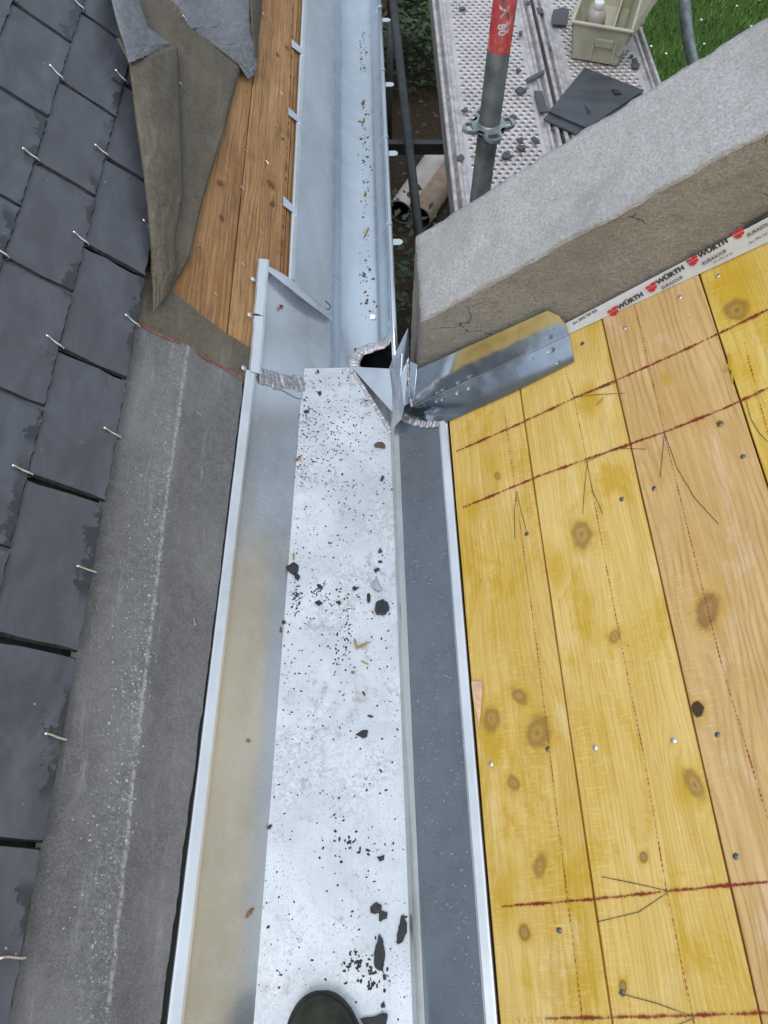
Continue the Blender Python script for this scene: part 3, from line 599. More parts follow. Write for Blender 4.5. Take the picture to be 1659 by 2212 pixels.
for (a, b, c, d) in [((630,84),(657,108),(655,119),(630,100)), ((623,231),(650,256),(649,267),(623,247)), ((612,423),(642,452),(641,465),(612,443))]:
    mb = MB(); mb.prism([L3(*a,-.003), L3(*b,.0095), L3(*c,.0095), L3(*d,-.003)][::-1], nL*-.0016); cl = mb.build('fixing_clip', Z_EAVE, eg)
    c0 = L3(a[0]+9, a[1]+14, .001); MB().blob(c0, uL*.0035, Vector((0,.0035,0)), nL*.0016, 10, 3).build('nail', STEEL, cl, True)
    for t in ((b[0]-2,b[1]-2),(c[0]-5,c[1]+1)): MB().blob(L3(*t,.0095), uL*.0048, Vector((0,.0048,0)), nL*.002, 10, 3).build('nail', Z_HEM, cl, True)
# bent wire lying over the gutter edge
pts = [L3(734*.864-2,604,.012), L3(660,632,.016), L3(690,657,.012), L3(704,668,.010), L3(711,668,.010), L3(714,663,.010), L3(710,656,.012), L3(705,653,.014), L3(703,649,.016)]
tag(MB().tube(pts, .0013, 6).build('bent_wire', mat_plain('wire', (.12,.11,.10), .45, .8), None, True), 'thin dark wire hook lying across the eave gutter edge', 'wire')
print('part2')
# ------------------------------------------------------------------ right roof boarding
YA2 = -.6; YB2 = 1.0
def rk(lst): return [(*Rp(x, y), r/1661*1.3, d) for x, y, r, d in lst]
kn = [rk([(1120,1503,14,0),(1063,1552,19,0),(1160,1585,24,0),(1108,1690,12,0),(1167,1872,13,0),(1132,2015,10,.1),(1075,1028,7,0)]),
      rk([(1255,1155,20,0),(1328,1373,11,0),(1500,1695,13,0),(1390,1850,7,.2),(1345,2132,6,.2)]),
      rk([(1530,1315,20,0),(1555,915,6,.5),(1506,1530,11,.9)]),
      rk([(1590,668,22,0),(1662,1140,20,.5),(1652,1462,20,.3)]), [], []]
pa = [rk([(1020,1100,45,0),(1085,1940,50,0),(1070,1590,45,0)]), rk([(1200,1225,48,0),(1270,860,30,0),(1490,1700,30,0)]), rk([(1440,820,10,0)]), rk([(1560,620,60,0),(1610,800,30,0)]), [], []]
JS = [.1235, .2805, .4560, .6300, .803, .978, 1.153]
PAL = [((.82,.575,.185),(.72,.475,.105),(.47,.275,.07),(.60,.355,.013),.04), ((.85,.60,.20),(.76,.51,.12),(.50,.30,.08),(.62,.37,.013),.03), ((.76,.51,.22),(.66,.41,.145),(.40,.21,.07),(.60,.35,.03),-.07),
       ((.82,.575,.15),(.74,.49,.075),(.45,.255,.055),(.66,.40,.009),.09), ((.78,.55,.18),(.68,.46,.11),(.46,.27,.07),(.60,.36,.012),.02), ((.78,.55,.18),(.68,.46,.11),(.46,.27,.07),(.60,.36,.012),.02)]
rb = thing('roof_boarding', 'yellow-stained spruce roof boards with red chalk lines, right of gutter', 'boarding', PR(.5, .3, -.03))
bds = []
for i in range(6):
    a = JS[i] + .0012; b = JS[i+1] - .0012; P = PAL[i]
    m = mat_wood('spruce_%d' % i, P[0], P[1], P[2], P[3], P[4], kn[i], 1.1+i*1.9, (330,420,260,380)[i%4], .30, .52, 0, pa[i], (.30,.26,.55,.30,.3,.3)[i])
    top = (-.0005, -.0012, -.0003, -.0016, -.0006, -.001)[i]
    prof2 = [(a, -.024), (a, top-.0018), (a+.0016, top), (b-.0016, top), (b, top-.0018), (b, -.024)]
    mb = MB(); mb.grid(lambda u, v: (lambda q, y: PR(q[0] + .0006*nz(y*9, i*5, u), y, q[1] + (.0006*nz(y*5, i) if 0<u<1 else 0)))(prof2[round(u*5)], lerp(YA2, YB2, v)), 5, 50,
                       lambda u, v: (prof2[round(u*5)][0], lerp(YA2, YB2, v)))
    bds.append(mb.build('board', m, rb))
MB().box(PR(1.05, .2, -.045), uR*.95, (0,.78,0), nR*.016).build('deck_panel', mat_plain('under_deck', (.10,.06,.03), .9), rb)
for i in range(6, 10):
    a, b = JS[0]+.1745*i, JS[0]+.1745*(i+1)-.002
    o = MB().box(PR((a+b)/2, .2, -.012), uR*(b-a)/2, (0,.8,0), nR*.0115); 
    obj('board', o.v, o.f, bpy.data.materials['spruce_4'], rb, False, [((v-PR0).dot(uR), v.y) for v in o.v])
HN = .0009
def rline(name, pix, wd, mat, seg=8, wob=0): return strip(name, [R3(x, y, HN) for x, y in pix], wd, mat, rb, nR, wob, seg)
for pix in ([(985,975),(1100,925),(1240,860)], [(1240,860),(1330,822),(1480,755),(1570,712),(1659,668)], [(1000,1096),(1180,1022),(1430,935)], [(1430,935),(1560,884),(1659,838)], [(1084,1958),(1280,1943),(1445,1925),(1659,1905)], [(1180,2200),(1400,2197),(1659,2188)]):
    rline('chalk_line', pix, .0125 if pix[0][1] < 1500 else .0095, CHALK, 10, .0006)
for pix in ([(1088,880),(1098,950),(1113,1058),(1160,1400),(1215,1850),(1262,2230)], [(1222,800),(1240,860),(1268,1000),(1330,1330),(1392,1640),(1440,1925),(1500,2215)], [(1365,640),(1385,715),(1435,935),(1500,1200),(1560,1440),(1659,1770)], [(1608,740),(1660,940)]):
    rline('chalk_line', pix, .0034, DOT, 12, .0003)
for (x0, x1) in ((1118,1160),(1166,1196)):
    for k in range(4):
        x = lerp(x0, x1, k/3); rline('chalk_tick', [(x, 2198), (x+4, 2209)], .003, CHALK, 2); 
for pix in ([(1115,1062),(1111,1110),(1112,1165)], [(1116,1062),(1127,1110),(1140,1155)], [(1268,1000),(1262,1060),(1259,1110)], [(1268,1000),(1280,1060),(1302,1110)], [(1435,935),(1430,990),(1426,1030)], [(1436,935),(1462,1010),(1500,1075),(1552,1132)],
            [(1445,1925),(1370,1908),(1300,1894)], [(1445,1926),(1380,1970),(1292,1991)], [(1500,2198),(1420,2168),(1335,2145)], [(1500,2199),(1440,2225)], [(1262,1000),(1330,968),(1395,970)], [(1238,858),(1300,836),(1332,826)], [(1238,858),(1290,852),(1350,849)], [(1610,860),(1622,905),(1640,935),(1659,955)]):
    rline('pencil_mark', pix, .0011, PENCIL, 3)
NAILM = mat_plain('nail_head', (.20,.19,.18), .35, .9, .5, 300, .4); NAILB = mat_plain('nail_bright', (.75,.74,.72), .25, 1, .3, 300, .4)
for k, (x, y) in enumerate([(1138,1153),(1285,1615),(1060,1650),(1183,1618),(1455,1600),(1550,1587),(1343,1078),(1413,1055),(1555,917),(1605,986),(1258,742),(1350,708),(1468,641),(1551,595),(1400,1212 if False else 2020),(1208,2010),(1345,2145),(1590,1850),(1437,1015 if False else 1700)]):
    if (x, y) in ((1400,2020),(1437,1700)): continue
    c = R3(x, y, .0002); r = .0040
    n_ = MB().blob(c, uR*r, Vector((0,r,0)), nR*.0012, 9, 2, .12).build('nail', NAILB if k in (1,2,4,11,12,13) else NAILM, rb, True)
# splinters at a board joint and the wood sliver on the hem
for (x, y, a, l) in [(1576,780,.3,.03),(1580,800,-.1,.022),(1572,795,.7,.018),(1583,815,.2,.025),(1298,868,1.2,.018)]:
    s, yy = Rp(x, y); d = Vector((0,1,0))*math.cos(a)+uR*math.sin(a); e = nR.cross(d)
    MB().prism([PR(s,yy,.002)-d*l/2, PR(s,yy,.004)-e*.002, PR(s,yy,.006)+d*l/2, PR(s,yy,.004)+e*.002], nR*-.0015).build('splinter', mat_plain('splinter_wood', (.55,.36,.03), .7), rb)
mb = MB(); mb.prism([R3(1018,1472,.009), R3(1040,1472,.008), R3(1041,1500,.007), R3(1037,1545,.006), R3(1034,1570,.006), R3(1031,1545,.008), R3(1022,1510,.009)], nR*-.002)
tag(mb.build('wood_sliver', mat_plain('pale_sliver', (.72,.48,.30), .7, 0, .15, 80)), 'pale pink wood sliver wedged between right hem and boards', 'wood chip')

# ------------------------------------------------------------------ concrete parapet, tape, flashing
WX, WY0, WY1 = .094, 1.005, 1.224; TS = math.tan(R_(37.6))
def wtop(x): return .258 + (x-WX)*TS
def disp(p, a): return p + Vector((nz(p.x*22,p.y*22,p.z*22), nz(p.x*22+9,p.y*22,p.z*22), nz(p.x*22,p.y*22+9,p.z*22)))*a + Vector((nz(p.x*75,p.y*75,p.z*75), nz(p.x*75+9,p.y*75,p.z*75), nz(p.x*75,p.y*75,p.z*75+5)))*a*.7
def shell(name, x0, x1, y0, y1, zlo, zhi, mat, parent, amp, nx, ny, nzv, lean=0):
    mb = MB(); P = lambda a, b, c: disp(Vector((lerp(x0,x1,a), lerp(y0,y1,b), lerp(zlo(lerp(x0,x1,a)), zhi(lerp(x0,x1,a)), c))) - Vector((lean*(1-c) if a == 0 else 0,0,0)), amp)
    mb.grid(lambda u, v: P(u, 0, v), nx, nzv); mb.grid(lambda u, v: P(1-u, 1, v), nx, nzv)
    mb.grid(lambda u, v: P(u, v, 1), nx, ny); mb.grid(lambda u, v: P(0, 1-u, v), ny, nzv); mb.grid(lambda u, v: P(1, u, v), ny, nzv)
    o = mb.build(name, mat, parent, True); bm = bmesh.new(); bm.from_mesh(o.data); bmesh.ops.remove_doubles(bm, verts=bm.verts, dist=1e-5); bm.to_mesh(o.data); bm.free(); return o
cw = thing('parapet_wall', 'rough concrete parapet wall with pale mortar top rising past the boards', 'wall', (.8, 1.11, 0))
shell('wall_body', WX, 1.75, WY0, WY1, lambda x: min(.02+(x-WX)*TS-.12, .9), lambda x: wtop(x)-.008, CONC, cw, .0022, 150, 16, 34)
shell('mortar_top', WX+.0015, 1.75, WY0-.0012, WY1+.002, lambda x: wtop(x)-.0105, lambda x: wtop(x)+.001, MORT, cw, .0036, 170, 26, 3)
MB().box(Vector((.93,1.112,-1.35)), (.825,0,0), (0,.102,0), (0,0,1.25)).build('lower_wall', CONC, cw)
# tape strip
tp = thing('sealing_tape', 'white printed sealing tape strip along the foot of concrete wall', 'tape', onY(1400,640,.999))
def vz1(x, y): return (1192.3+.2812*x, 414.7+.2812*y)
TY = .9985
t0, t1 = onY(*vz1(40,1044),TY), onY(*vz1(1900,68),TY)
b0, b1 = PR(Rp(*vz1(100,1112))[0], .9885, .0008), PR(Rp(*vz1(1900,255))[0], .9885, .0008)
tn = (t1-t0).cross(b0-t0).normalized(); tn = tn if tn.y < 0 else -tn; td = tn.dot(t0)
TAPE = mat_plain('tape_white', (.66,.67,.68), .4, 0, .06, 40, .1)
MB().grid(lambda u, v: t0.lerp(t1,u).lerp(b0.lerp(b1,u), v) + tn*.0006*nz(u*30, v*2), 40, 6).build('strip', TAPE, tp, True)
INK = mat_plain('print_black', (.02,.02,.022), .5, 0, .1); REDI = mat_plain('print_red', (.55,.02,.02), .45, 0, .1)
dep = bpy.context.evaluated_depsgraph_get
def text_mesh(body, bold):
    cu = bpy.data.curves.new('t', 'FONT'); cu.body = body; cu.resolution_u = 2; cu.offset = bold
    to = bpy.data.objects.new('t', cu); scn.collection.objects.link(to); bpy.context.view_layer.update()
    me = bpy.data.meshes.new_from_object(to.evaluated_get(dep())); bpy.data.objects.remove(to); return me
def onT(x, y): return hit(x, y, tn, td+.0014)
def place_text(body, a, b, bold, mat=INK, squash=1.0):
    me = text_mesh(body, bold); xs = [v.co.x for v in me.vertices]; x0, x1 = min(xs), max(xs)
    p, q = onT(*vz1(*a)), onT(*vz1(*b)); d = q-p; sc = d.length/(x1-x0); d.normalize(); upv = tn.cross(d); upv = upv if upv.z > 0 else -upv
    for v in me.vertices: v.co = p + d*(v.co.x-x0)*sc + upv*v.co.y*sc*squash
    me.materials.clear(); me.materials.append(mat); me.name = 'lettering'
    zmin = lambda v: (v.co-PR0).dot(nR)
    link(bpy.data.objects.new('lettering', me), tp)
for a, b in (((510,905),(705,795)), ((810,715),(1020,590)), ((1130,510),(1355,385)), ((1490,285),(1710,160))): place_text('WÜRTH', a, b, .045, INK, .85)
for a, b in (((1165,562),(1345,458)), ((1510,345),(1700,235)), ((850,748),(1010,660))): place_text('EURASOL®', a, b, .022, INK, 1.0)
for a, b in (((165,1022),(350,915)), ((1518,402),(1700,300)), ((1245,548),(1392,474))): place_text('Art. 0992 700 050', a, b, .012, INK, 1.1)
for (x, y) in ((470,918),(765,733),(1080,528),(1430,318)):
    c = onT(*vz1(x, y)); d = (t1-t0).normalized(); e = tn.cross(d); e = e if e.z > 0 else -e; S = .0095
    for pl in ([(-.95,.10),(-.95,.55),(-.2,.55),(-.2,.36),(.05,.36),(.05,.72),(.95,.72),(.95,.10)], [(-.85,-.05),(.95,-.05),(.9,-.38),(.62,-.66),(.45,-.46),(.33,-.52),(.42,-.80),(0,-.9),(-.45,-.75),(-.75,-.42)]):
        MB().add([c + d*px*S + e*py*S for px, py in pl], [tuple(range(len(pl)))]).build('emblem', REDI, tp)
# flashing angle piece in front of the wall
fz = thing('wall_flashing', 'shiny bent zinc flashing at the wall foot beside valley gutter', 'flashing', R3(1050, 830))
def yF(s): return .985
f0 = R3(893,880,.004); f1 = R3(1229,722,.004)
tA = onY(897,800,.996); tB = onY(1183,671,.996); tC = onY(1207,682,.994); tD = onY(1224,703,.990)
mb = MB(); tops = [tA, tA.lerp(tB,.25), tA.lerp(tB,.5), tA.lerp(tB,.75), tB, tC, tD]; bots = [f0, f0.lerp(f1,.22), f0.lerp(f1,.45), f0.lerp(f1,.68), f0.lerp(f1,.87), f0.lerp(f1,.95), f1]
mb.grid(lambda u, v: tops[round(u*6)].lerp(bots[round(u*6)], v) + Vector((0,-.0010*math.sin(math.pi*v)*(.4+.6*u),0)), 6, 8); mb.build('upright_leaf', Z_FLASH, fz, True)
g0 = R3(870,905,.003); g1 = R3(962,913,.0035); g2 = R3(1100,852,.003); g3 = R3(1241,780,.0045)
bt = [f0.lerp(g0,.5), g0.lerp(g1,.6), g1, g1.lerp(g2,.5), g2, g2.lerp(g3,.5), g3]
bo2 = [f0, f0.lerp(f1,.12), f0.lerp(f1,.25), f0.lerp(f1,.42), f0.lerp(f1,.6), f0.lerp(f1,.8), f1]
mb = MB(); mb.grid(lambda u, v: bo2[round(u*6)].lerp(bt[round(u*6)], v) + nR*(.0012*nz(u*8, v*4)), 6, 6); o = mb.build('base_leaf', Z_FLASH, fz, True)
strip('fold_edge', [f0+nR*.001, f0.lerp(f1,.5)+nR*.001, f1+nR*.001], .0016, Z_HEM, fz, nR, 0, 4)
rr = random.Random(8)
for (x, y, r) in [(945,866,.005),(957,862,.005),(990,848,.0065),(1015,838,.006),(1190,757,.008),(1150,775,.003),(1205,783,.005),(1130,760,.003),(1110,800,.003)]:
    MB().blob(R3(x,y,.0045), uR*r, Vector((0,r*.75,0)), nR*r*.35, 12, 4, .05).build('water_drop', n.m, fz, True)
print('part3')
# ------------------------------------------------------------------ scaffold and what lies on it
def atd(px, py, d): return CAM + ((px-829.5)*_r + (1106-py)*_u + 1661*_f)*(d/1661)
DZ = -.12
XD = [(.240, .578), (.590, .932)]
def holes_plate(x0, x1, y0, y1, z, px=.0235, py=.0195, r=.0064):
    mb = MB(); nrow = int((y1-y0)/py); ncol = int((x1-x0)/px) - 1; SG = 8
    mid = (x0+x1)/2; X0 = mid - (ncol+.5)*px/2
    for j in range(nrow):
        ya = y0 + j*py; off = px/2 if j % 2 else 0; xs = X0 + off
        mb.add([(x0,ya,z),(xs,ya,z),(xs,ya+py,z),(x0,ya+py,z)], [(0,1,2,3)])
        xe = xs + ncol*px; mb.add([(xe,ya,z),(x1,ya,z),(x1,ya+py,z),(xe,ya+py,z)], [(0,1,2,3)])
        for i in range(ncol):
            cx = xs + (i+.5)*px; cy = ya+py/2; big = (i+j) % 2; rr_ = r
            o4 = [(cx+px/2,cy,z),(cx+px/2,cy+py/2,z),(cx,cy+py/2,z),(cx-px/2,cy+py/2,z),(cx-px/2,cy,z),(cx-px/2,cy-py/2,z),(cx,cy-py/2,z),(cx+px/2,cy-py/2,z)]
            r1 = [(cx+math.cos(k*math.pi/4)*rr_*1.5, cy+math.sin(k*math.pi/4)*rr_*1.5, z) for k in range(8)]
            r2 = [(cx+math.cos(k*math.pi/4)*rr_, cy+math.sin(k*math.pi/4)*rr_, z+.0022) for k in range(8)]
            r3 = [(cx+math.cos(k*math.pi/4)*rr_*.88, cy+math.sin(k*math.pi/4)*rr_*.88, z-.006) for k in range(8)]
            fs = []
            for a in range(3): fs += [(a*8+k, a*8+(k+1)%8, a*8+8+(k+1)%8, a*8+8+k) for k in range(8)]
            mb.add(o4+r1+r2+r3, fs)
    return mb
n_ = NT('deck_plate_metal'); o_ = n_.obj()
a_ = n_.noise(o_, 14, 5, .65); rust = n_.math('MULTIPLY', n_.rng(n_.noise(o_, 7, 5, .7), .56, .72), n_.rng(n_.noise(n_.map(o_, loc=(1,4,0)), 3, 2), .48, .6))
c_ = n_.mix(n_.rng(a_, .3, .7), (.50,.47,.47), (.66,.62,.625)); c_ = n_.mix(n_.math('MULTIPLY', rust, .7), c_, (.36,.19,.10))
n_.P(Base_Color=c_, Metallic=.45, Roughness=n_.rng(a_, .3, .7, .34, .5), Normal=n_.bump(n_.noise(o_, 60, 4, .6), .15, .002)); PLATE = n_.m
for i, (x0, x1) in enumerate(XD):
    dk = thing('scaffold_plank', ('perforated steel scaffold plank nearest the gutter, pole in front' if i == 0 else 'perforated steel scaffold plank on the lawn side, carrying the beige toolbox'), 'scaffold plank', ((x0+x1)/2, 2.6, DZ-.07), 'scaffold planks')
    holes_plate(x0+.050, x1-.050, 1.72, 3.75, DZ).build('perforated_plate', PLATE, dk)
    for sg, xa in ((1, x0), (-1, x1)):
        pr = [(0,-.075),(0,.004),(.003,.006),(.010,.006),(.013,.002),(.015,-.004),(.021,-.004),(.023,.004),(.026,.006),(.032,.006),(.036,.0),(.0505,.0)]
        mb = MB(); mb.grid(lambda u, v: Vector((xa + sg*pr[round(u*11)][0], lerp(1.72, 3.75, v), DZ + pr[round(u*11)][1])), 11, 10)
        mb.build('side_rail', DECKM, dk)
        mb = MB(); mb.box(Vector((xa+sg*.018, 2.735, DZ-.0045)), (.0035,0,0), (0,1.01,0), (0,0,.0015)); mb.build('rail_groove', DECKD, dk)
    MB().box(Vector(((x0+x1)/2, 1.725, DZ-.035)), ((x1-x0)/2-.002,0,0), (0,.003,0), (0,0,.034)).build('end_plate', DECKM, dk)
MB_T = Vector((.2845, 1.65, 0))
n_ = NT('pole_paint'); o_ = n_.obj(); X_, Y_, Z_ = n_.xy(o_)
gal = n_.mix(n_.rng(n_.noise(o_, 22, 5, .6), .3, .7), (.10,.115,.11), (.20,.22,.215)); red = n_.mix(n_.rng(n_.noise(o_, 30, 5, .6), .3, .7), (.40,.03,.03), (.54,.085,.07))
chipm = n_.math('MULTIPLY', n_.rng(n_.noise(n_.map(o_, (1,1,.35)), 46, 5, .7), .53, .62), .8)
red = n_.mix(chipm, red, (.50,.42,.40)); red = n_.mix(n_.rng(n_.noise(n_.map(o_, (1,1,.3), loc=(4,0,0)), 38, 4, .7), .62, .68), red, (.07,.06,.055))
zt = onY(1080, 104, 1.65).z
rm = n_.rng(n_.math('ADD', Z_, n_.math('MULTIPLY', n_.noise(o_, 60, 3, .7), .012)), zt+.004, zt+.006)
n_.P(Base_Color=n_.mix(rm, gal, red), Roughness=.45, Metallic=n_.math('MULTIPLY', n_.math('SUBTRACT', 1.0, rm), .4), Normal=n_.bump(n_.noise(o_, 90, 4, .6), .15, .001)); POLEM = n_.m
sp = thing('scaffold_pole', 'grey upright scaffold pole with red top and rosette', 'scaffold pole', (MB_T.x, MB_T.y, GZ))
MB().tube([(MB_T.x, MB_T.y, GZ), (MB_T.x, MB_T.y, -.3), (MB_T.x+.002, MB_T.y, .9)], .0245, 28).build('tube', POLEM, sp, True)
# rosette with rounded lobes and slots
rz_ = onY(1052, 268, 1.65).z
def rosette(z, th=.009):
    mb = MB(); N = 96; c = Vector((MB_T.x, MB_T.y, z)); th0 = .18
    def rad(k): a = 2*math.pi*k/N; return .037 + .027*max(0, math.cos(2*(a-th0)))**.8*1.0 if math.cos(2*(a-th0)) > 0 else .037
    def rad4(k):
        a = 2*math.pi*k/N - th0; q = abs(((a/(math.pi/2)) + .5) % 1 - .5)*2      # 0 on a lobe, 1 between lobes
        return .036 + .027*(.5+.5*math.cos(math.pi*min(1, q*1.15)))**.8
    def inslot(k): a = 2*math.pi*(k+.5)/N - th0; return abs(((a/(math.pi/2)) + .5) % 1 - .5)*math.pi/2 < .30
    def pt(r, k, top): return c + Vector((math.cos(2*math.pi*k/N)*r, math.sin(2*math.pi*k/N)*r, 0 if top else -th))
    def quad(a, b, d, e): mb.add([a, b, d, e], [(0,1,2,3)])
    for k in range(N):
        R1, R2, R3_ = .0245, (lambda q: .0395), (lambda q: .0535)
        bands = [(lambda q: .0245, R2), (R2, lambda q: min(.0535, rad4(q)-.003)), (lambda q: min(.0535, rad4(q)-.003), rad4)]
        for bi, (ra, rb_) in enumerate(bands):
            if bi == 1 and inslot(k): 
                for rr2 in (ra, rb_): quad(pt(rr2(k),k,1), pt(rr2(k+1),k+1,1), pt(rr2(k+1),k+1,0), pt(rr2(k),k,0))
                if not inslot(k-1): quad(pt(ra(k),k,1), pt(rb_(k),k,1), pt(rb_(k),k,0), pt(ra(k),k,0))
                if not inslot(k+1): quad(pt(ra(k+1),k+1,1), pt(rb_(k+1),k+1,1), pt(rb_(k+1),k+1,0), pt(ra(k+1),k+1,0))
                continue
            for top in (1, 0): quad(pt(ra(k),k,top), pt(rb_(k),k,top), pt(rb_(k+1),k+1,top), pt(ra(k+1),k+1,top))
        quad(pt(rad4(k),k,1), pt(rad4(k),k,0), pt(rad4(k+1),k+1,0), pt(rad4(k+1),k+1,1))
    return mb
rosette(rz_).build('rosette', GALVL, sp)
MB().tube([(MB_T.x,MB_T.y,rz_-.016),(MB_T.x,MB_T.y,rz_+.006)], [.0265,.0258], 24).build('weld_collar', GALVL, sp, True)
def wrap_text(body, zc, ang, size, rot):
    me = text_mesh(body, .03); q = Vector((0,0)); xs = [v.co.x for v in me.vertices]; yy = [v.co.y for v in me.vertices]; cx = (min(xs)+max(xs))/2; cy = (min(yy)+max(yy))/2
    for v in me.vertices:
        x, y = (v.co.x-cx)*size, (v.co.y-cy)*size; x, y = x*math.cos(rot)-y*math.sin(rot), x*math.sin(rot)+y*math.cos(rot)
        a = ang + x/.0248; v.co = (MB_T.x + math.cos(a)*.0249, MB_T.y + math.sin(a)*.0249, zc+y)
    me.materials.clear(); me.materials.append(mat_plain('white_print', (.75,.72,.72), .6)); link(bpy.data.objects.new('lettering', me), sp)
wrap_text('M', onY(1087,22,1.63).z, -math.pi/2+.1, .036, -1.35); wrap_text('80', onY(1083,62,1.63).z, -math.pi/2-.05, .024, -1.35)
# other tubes below and beyond
def lone_tube(name, pts, r, mat, label, cat='scaffold tube', seg=16, group=None):
    return tag(MB().tube(pts, r, seg).build(name, mat, None, True), label, cat, group)
lone_tube('scaffold_tube', [atd(842,-60,4.55), atd(906,520,3.85), atd(925,690,3.6)], .0242, PIPE, 'dark steel tube running below the gutter bead toward the wall')
v0 = atd(843, 20, 5.2)
bt_ = thing('scaffold_pole', 'thin far scaffold pole with red tip close beside gutter bead', 'scaffold pole', (v0.x, v0.y, GZ))
MB().tube([(v0.x,v0.y,GZ),(v0.x,v0.y,atd(843,58,5.2).z)], .022, 14).build('tube', PIPE, bt_, True)
MB().tube([(v0.x,v0.y,atd(843,58,5.2).z+.001),(v0.x,v0.y,.4)], .0222, 14).build('red_section', mat_plain('red_paint', (.35,.03,.02), .5, 0, .3), bt_, True)
q0, q1 = atd(826,318,4.2), atd(985,318,4.2)
o = MB().box((q0+q1)/2, (q1-q0)/2, (0,.02,.0), (0,0,.032)); tag(o.build('ledger_bar', PIPE), 'dark horizontal ledger bar crossing behind the steel tube', 'scaffold bar')
lone_tube('bent_tube', [atd(1476,-130,3.2), atd(1478,-30,3.25), atd(1480,30,3.3), atd(1487,85,3.35), atd(1498,140,3.4), atd(1520,215,3.5), atd(1560,400,3.9)], .024, GALVL, 'light galvanised bent tube rising beside the lawn')
# ground things
PVC = mat_plain('pvc_grey', (.42,.38,.35), .6, 0, .15, 10); PVB = mat_plain('clay_pipe', (.26,.19,.14), .8, 0, .25, 10)
def pipe(name, a, b, r, m, label):
    a = Vector(a); b = Vector(b); t = thing(name, label, 'pipe', (a+b)/2 - Vector((0,0,r)))
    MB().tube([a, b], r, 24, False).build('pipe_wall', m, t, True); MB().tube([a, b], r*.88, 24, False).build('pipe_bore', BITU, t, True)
    vs = []; d = (b-a).normalized(); u_ = d.cross(Vector((0,0,1))).normalized(); w_ = u_.cross(d)
    mb = MB()
    for c in (a, b): 
        k0 = [c+(u_*math.cos(k*math.pi/12)+w_*math.sin(k*math.pi/12))*r for k in range(24)]; k1 = [c+(u_*math.cos(k*math.pi/12)+w_*math.sin(k*math.pi/12))*r*.88 for k in range(24)]
        mb.add(k0+k1, [(k,(k+1)%24,24+(k+1)%24,24+k) for k in range(24)])
    mb.build('pipe_rim', m, t)
pipe('drain_pipe', onZ(866,458,GZ+.10), onZ(950,338,GZ+.12), .10, PVC, 'pale grey pipe on the soil below the steel tube')
pipe('drain_pipe', onZ(905,470,GZ+.09), onZ(975,362,GZ+.09), .095, PVB, 'brown pipe on the soil, right of the pale pipe')
rr = random.Random(31); k = 0
LEAF = []
for i, c in enumerate([(.018,.040,.010),(.030,.062,.014),(.045,.085,.020),(.022,.035,.012)]): LEAF.append(mat_plain('leaf_%d' % i, c, .55, 0, .3, 30, .2))
def leaf(mb, p, l, wd, d, up):
    s = d.cross(up).normalized(); upv = s.cross(d)
    mb.add([p, p+d*l*.35+s*wd*.5+upv*l*.06, p+d*l, p+d*l*.35-s*wd*.5+upv*l*.06, p+d*l*.45-upv*l*.03], [(0,1,4),(1,2,4),(2,3,4),(3,0,4)])
mbs = [MB() for _ in LEAF]
for k in range(24000):
    y = rr.uniform(3.3, 11); x = rr.uniform(-.3, 1.3); hgt = .25 + .7*max(0, nz(x*1.6, y*1.3)+.3) + (y > 5.5)*.35
    if 4.2 < y < 6.2 and .12 < x < .9: continue
    if y < 4.6 and rr.random() < .75: continue
    p = Vector((x, y, GZ + rr.random()**.7*hgt)); a = rr.random()*6.28; d = Vector((math.cos(a), math.sin(a), rr.uniform(-.5,.5))).normalized()
    l = rr.uniform(.03,.085); leaf(mbs[rr.randrange(4)], p, l, l*rr.uniform(.45,.8), d, Vector((rr.uniform(-.4,.4), rr.uniform(-.4,.4), 1)).normalized())
und = mbs[0]; fm = [0]*len(und.f)
for i in (1,2,3):
    und.add(mbs[i].v, mbs[i].f); fm += [i]*len(mbs[i].f)
o = obj('undergrowth', und.v, und.f, LEAF); 
for p, i in zip(o.data.polygons, fm): p.material_index = i
tag(o, 'dark green leafy undergrowth below the gutter and scaffold', 'undergrowth', kind='stuff')
mb = MB()
for k in range(90):
    y = rr.uniform(3.4, 6.6); x = rr.uniform(-.1,1.0); r = rr.uniform(.008,.032)
    mb.blob(Vector((x,y,GZ-.005)), Vector((r,0,0)), Vector((0,r*.8,0)), Vector((0,0,r*.7)), 7, 3, .25)
tag(mb.build('rubble', mat_plain('rubble_stone', (.07,.058,.045), .9, 0, .4, 8)), 'small brown stones and clods on the dark soil', 'rubble', kind='stuff')
mbs = [MB(), MB()]; 
for k in range(36000):
    x = rr.uniform(1.7, 8.0); y = rr.uniform(3.6, 13)
    if x < 1.7+.5*rr.random(): continue
    p = Vector((x,y,GZ)); a = rr.random()*6.28; d = Vector((math.cos(a)*.5, math.sin(a)*.5, 1)).normalized(); l = rr.uniform(.035,.085); s = Vector((-math.sin(a), math.cos(a), 0))*.006
    mbs[k % 2].add([p-s, p+s, p+d*l], [(0,1,2)])
fm = [0]*len(mbs[0].f)+[1]*len(mbs[1].f); mbs[0].add(mbs[1].v, mbs[1].f)
o = obj('grass', mbs[0].v, mbs[0].f, [mat_plain('grass_a', (.075,.165,.028), .6, 0, .3, 3), mat_plain('grass_b', (.125,.24,.045), .6, 0, .3, 3)])
for p, i in zip(o.data.polygons, fm): p.material_index = i
tag(o, 'bright green lawn grass beyond the scaffold planks', 'grass', kind='stuff')
mb = MB()
for k in range(420):
    x = rr.uniform(1.9, 7); y = rr.uniform(4, 12); r = rr.uniform(.009,.014)
    mb.blob(Vector((x,y,GZ+.06)), Vector((r,0,0)), Vector((0,r,0)), Vector((0,0,.005)), 6, 2)
tag(mb.build('daisies', mat_plain('daisy', (.8,.8,.75), .7)), 'tiny white daisies dotted over the lawn', 'daisies', kind='stuff')

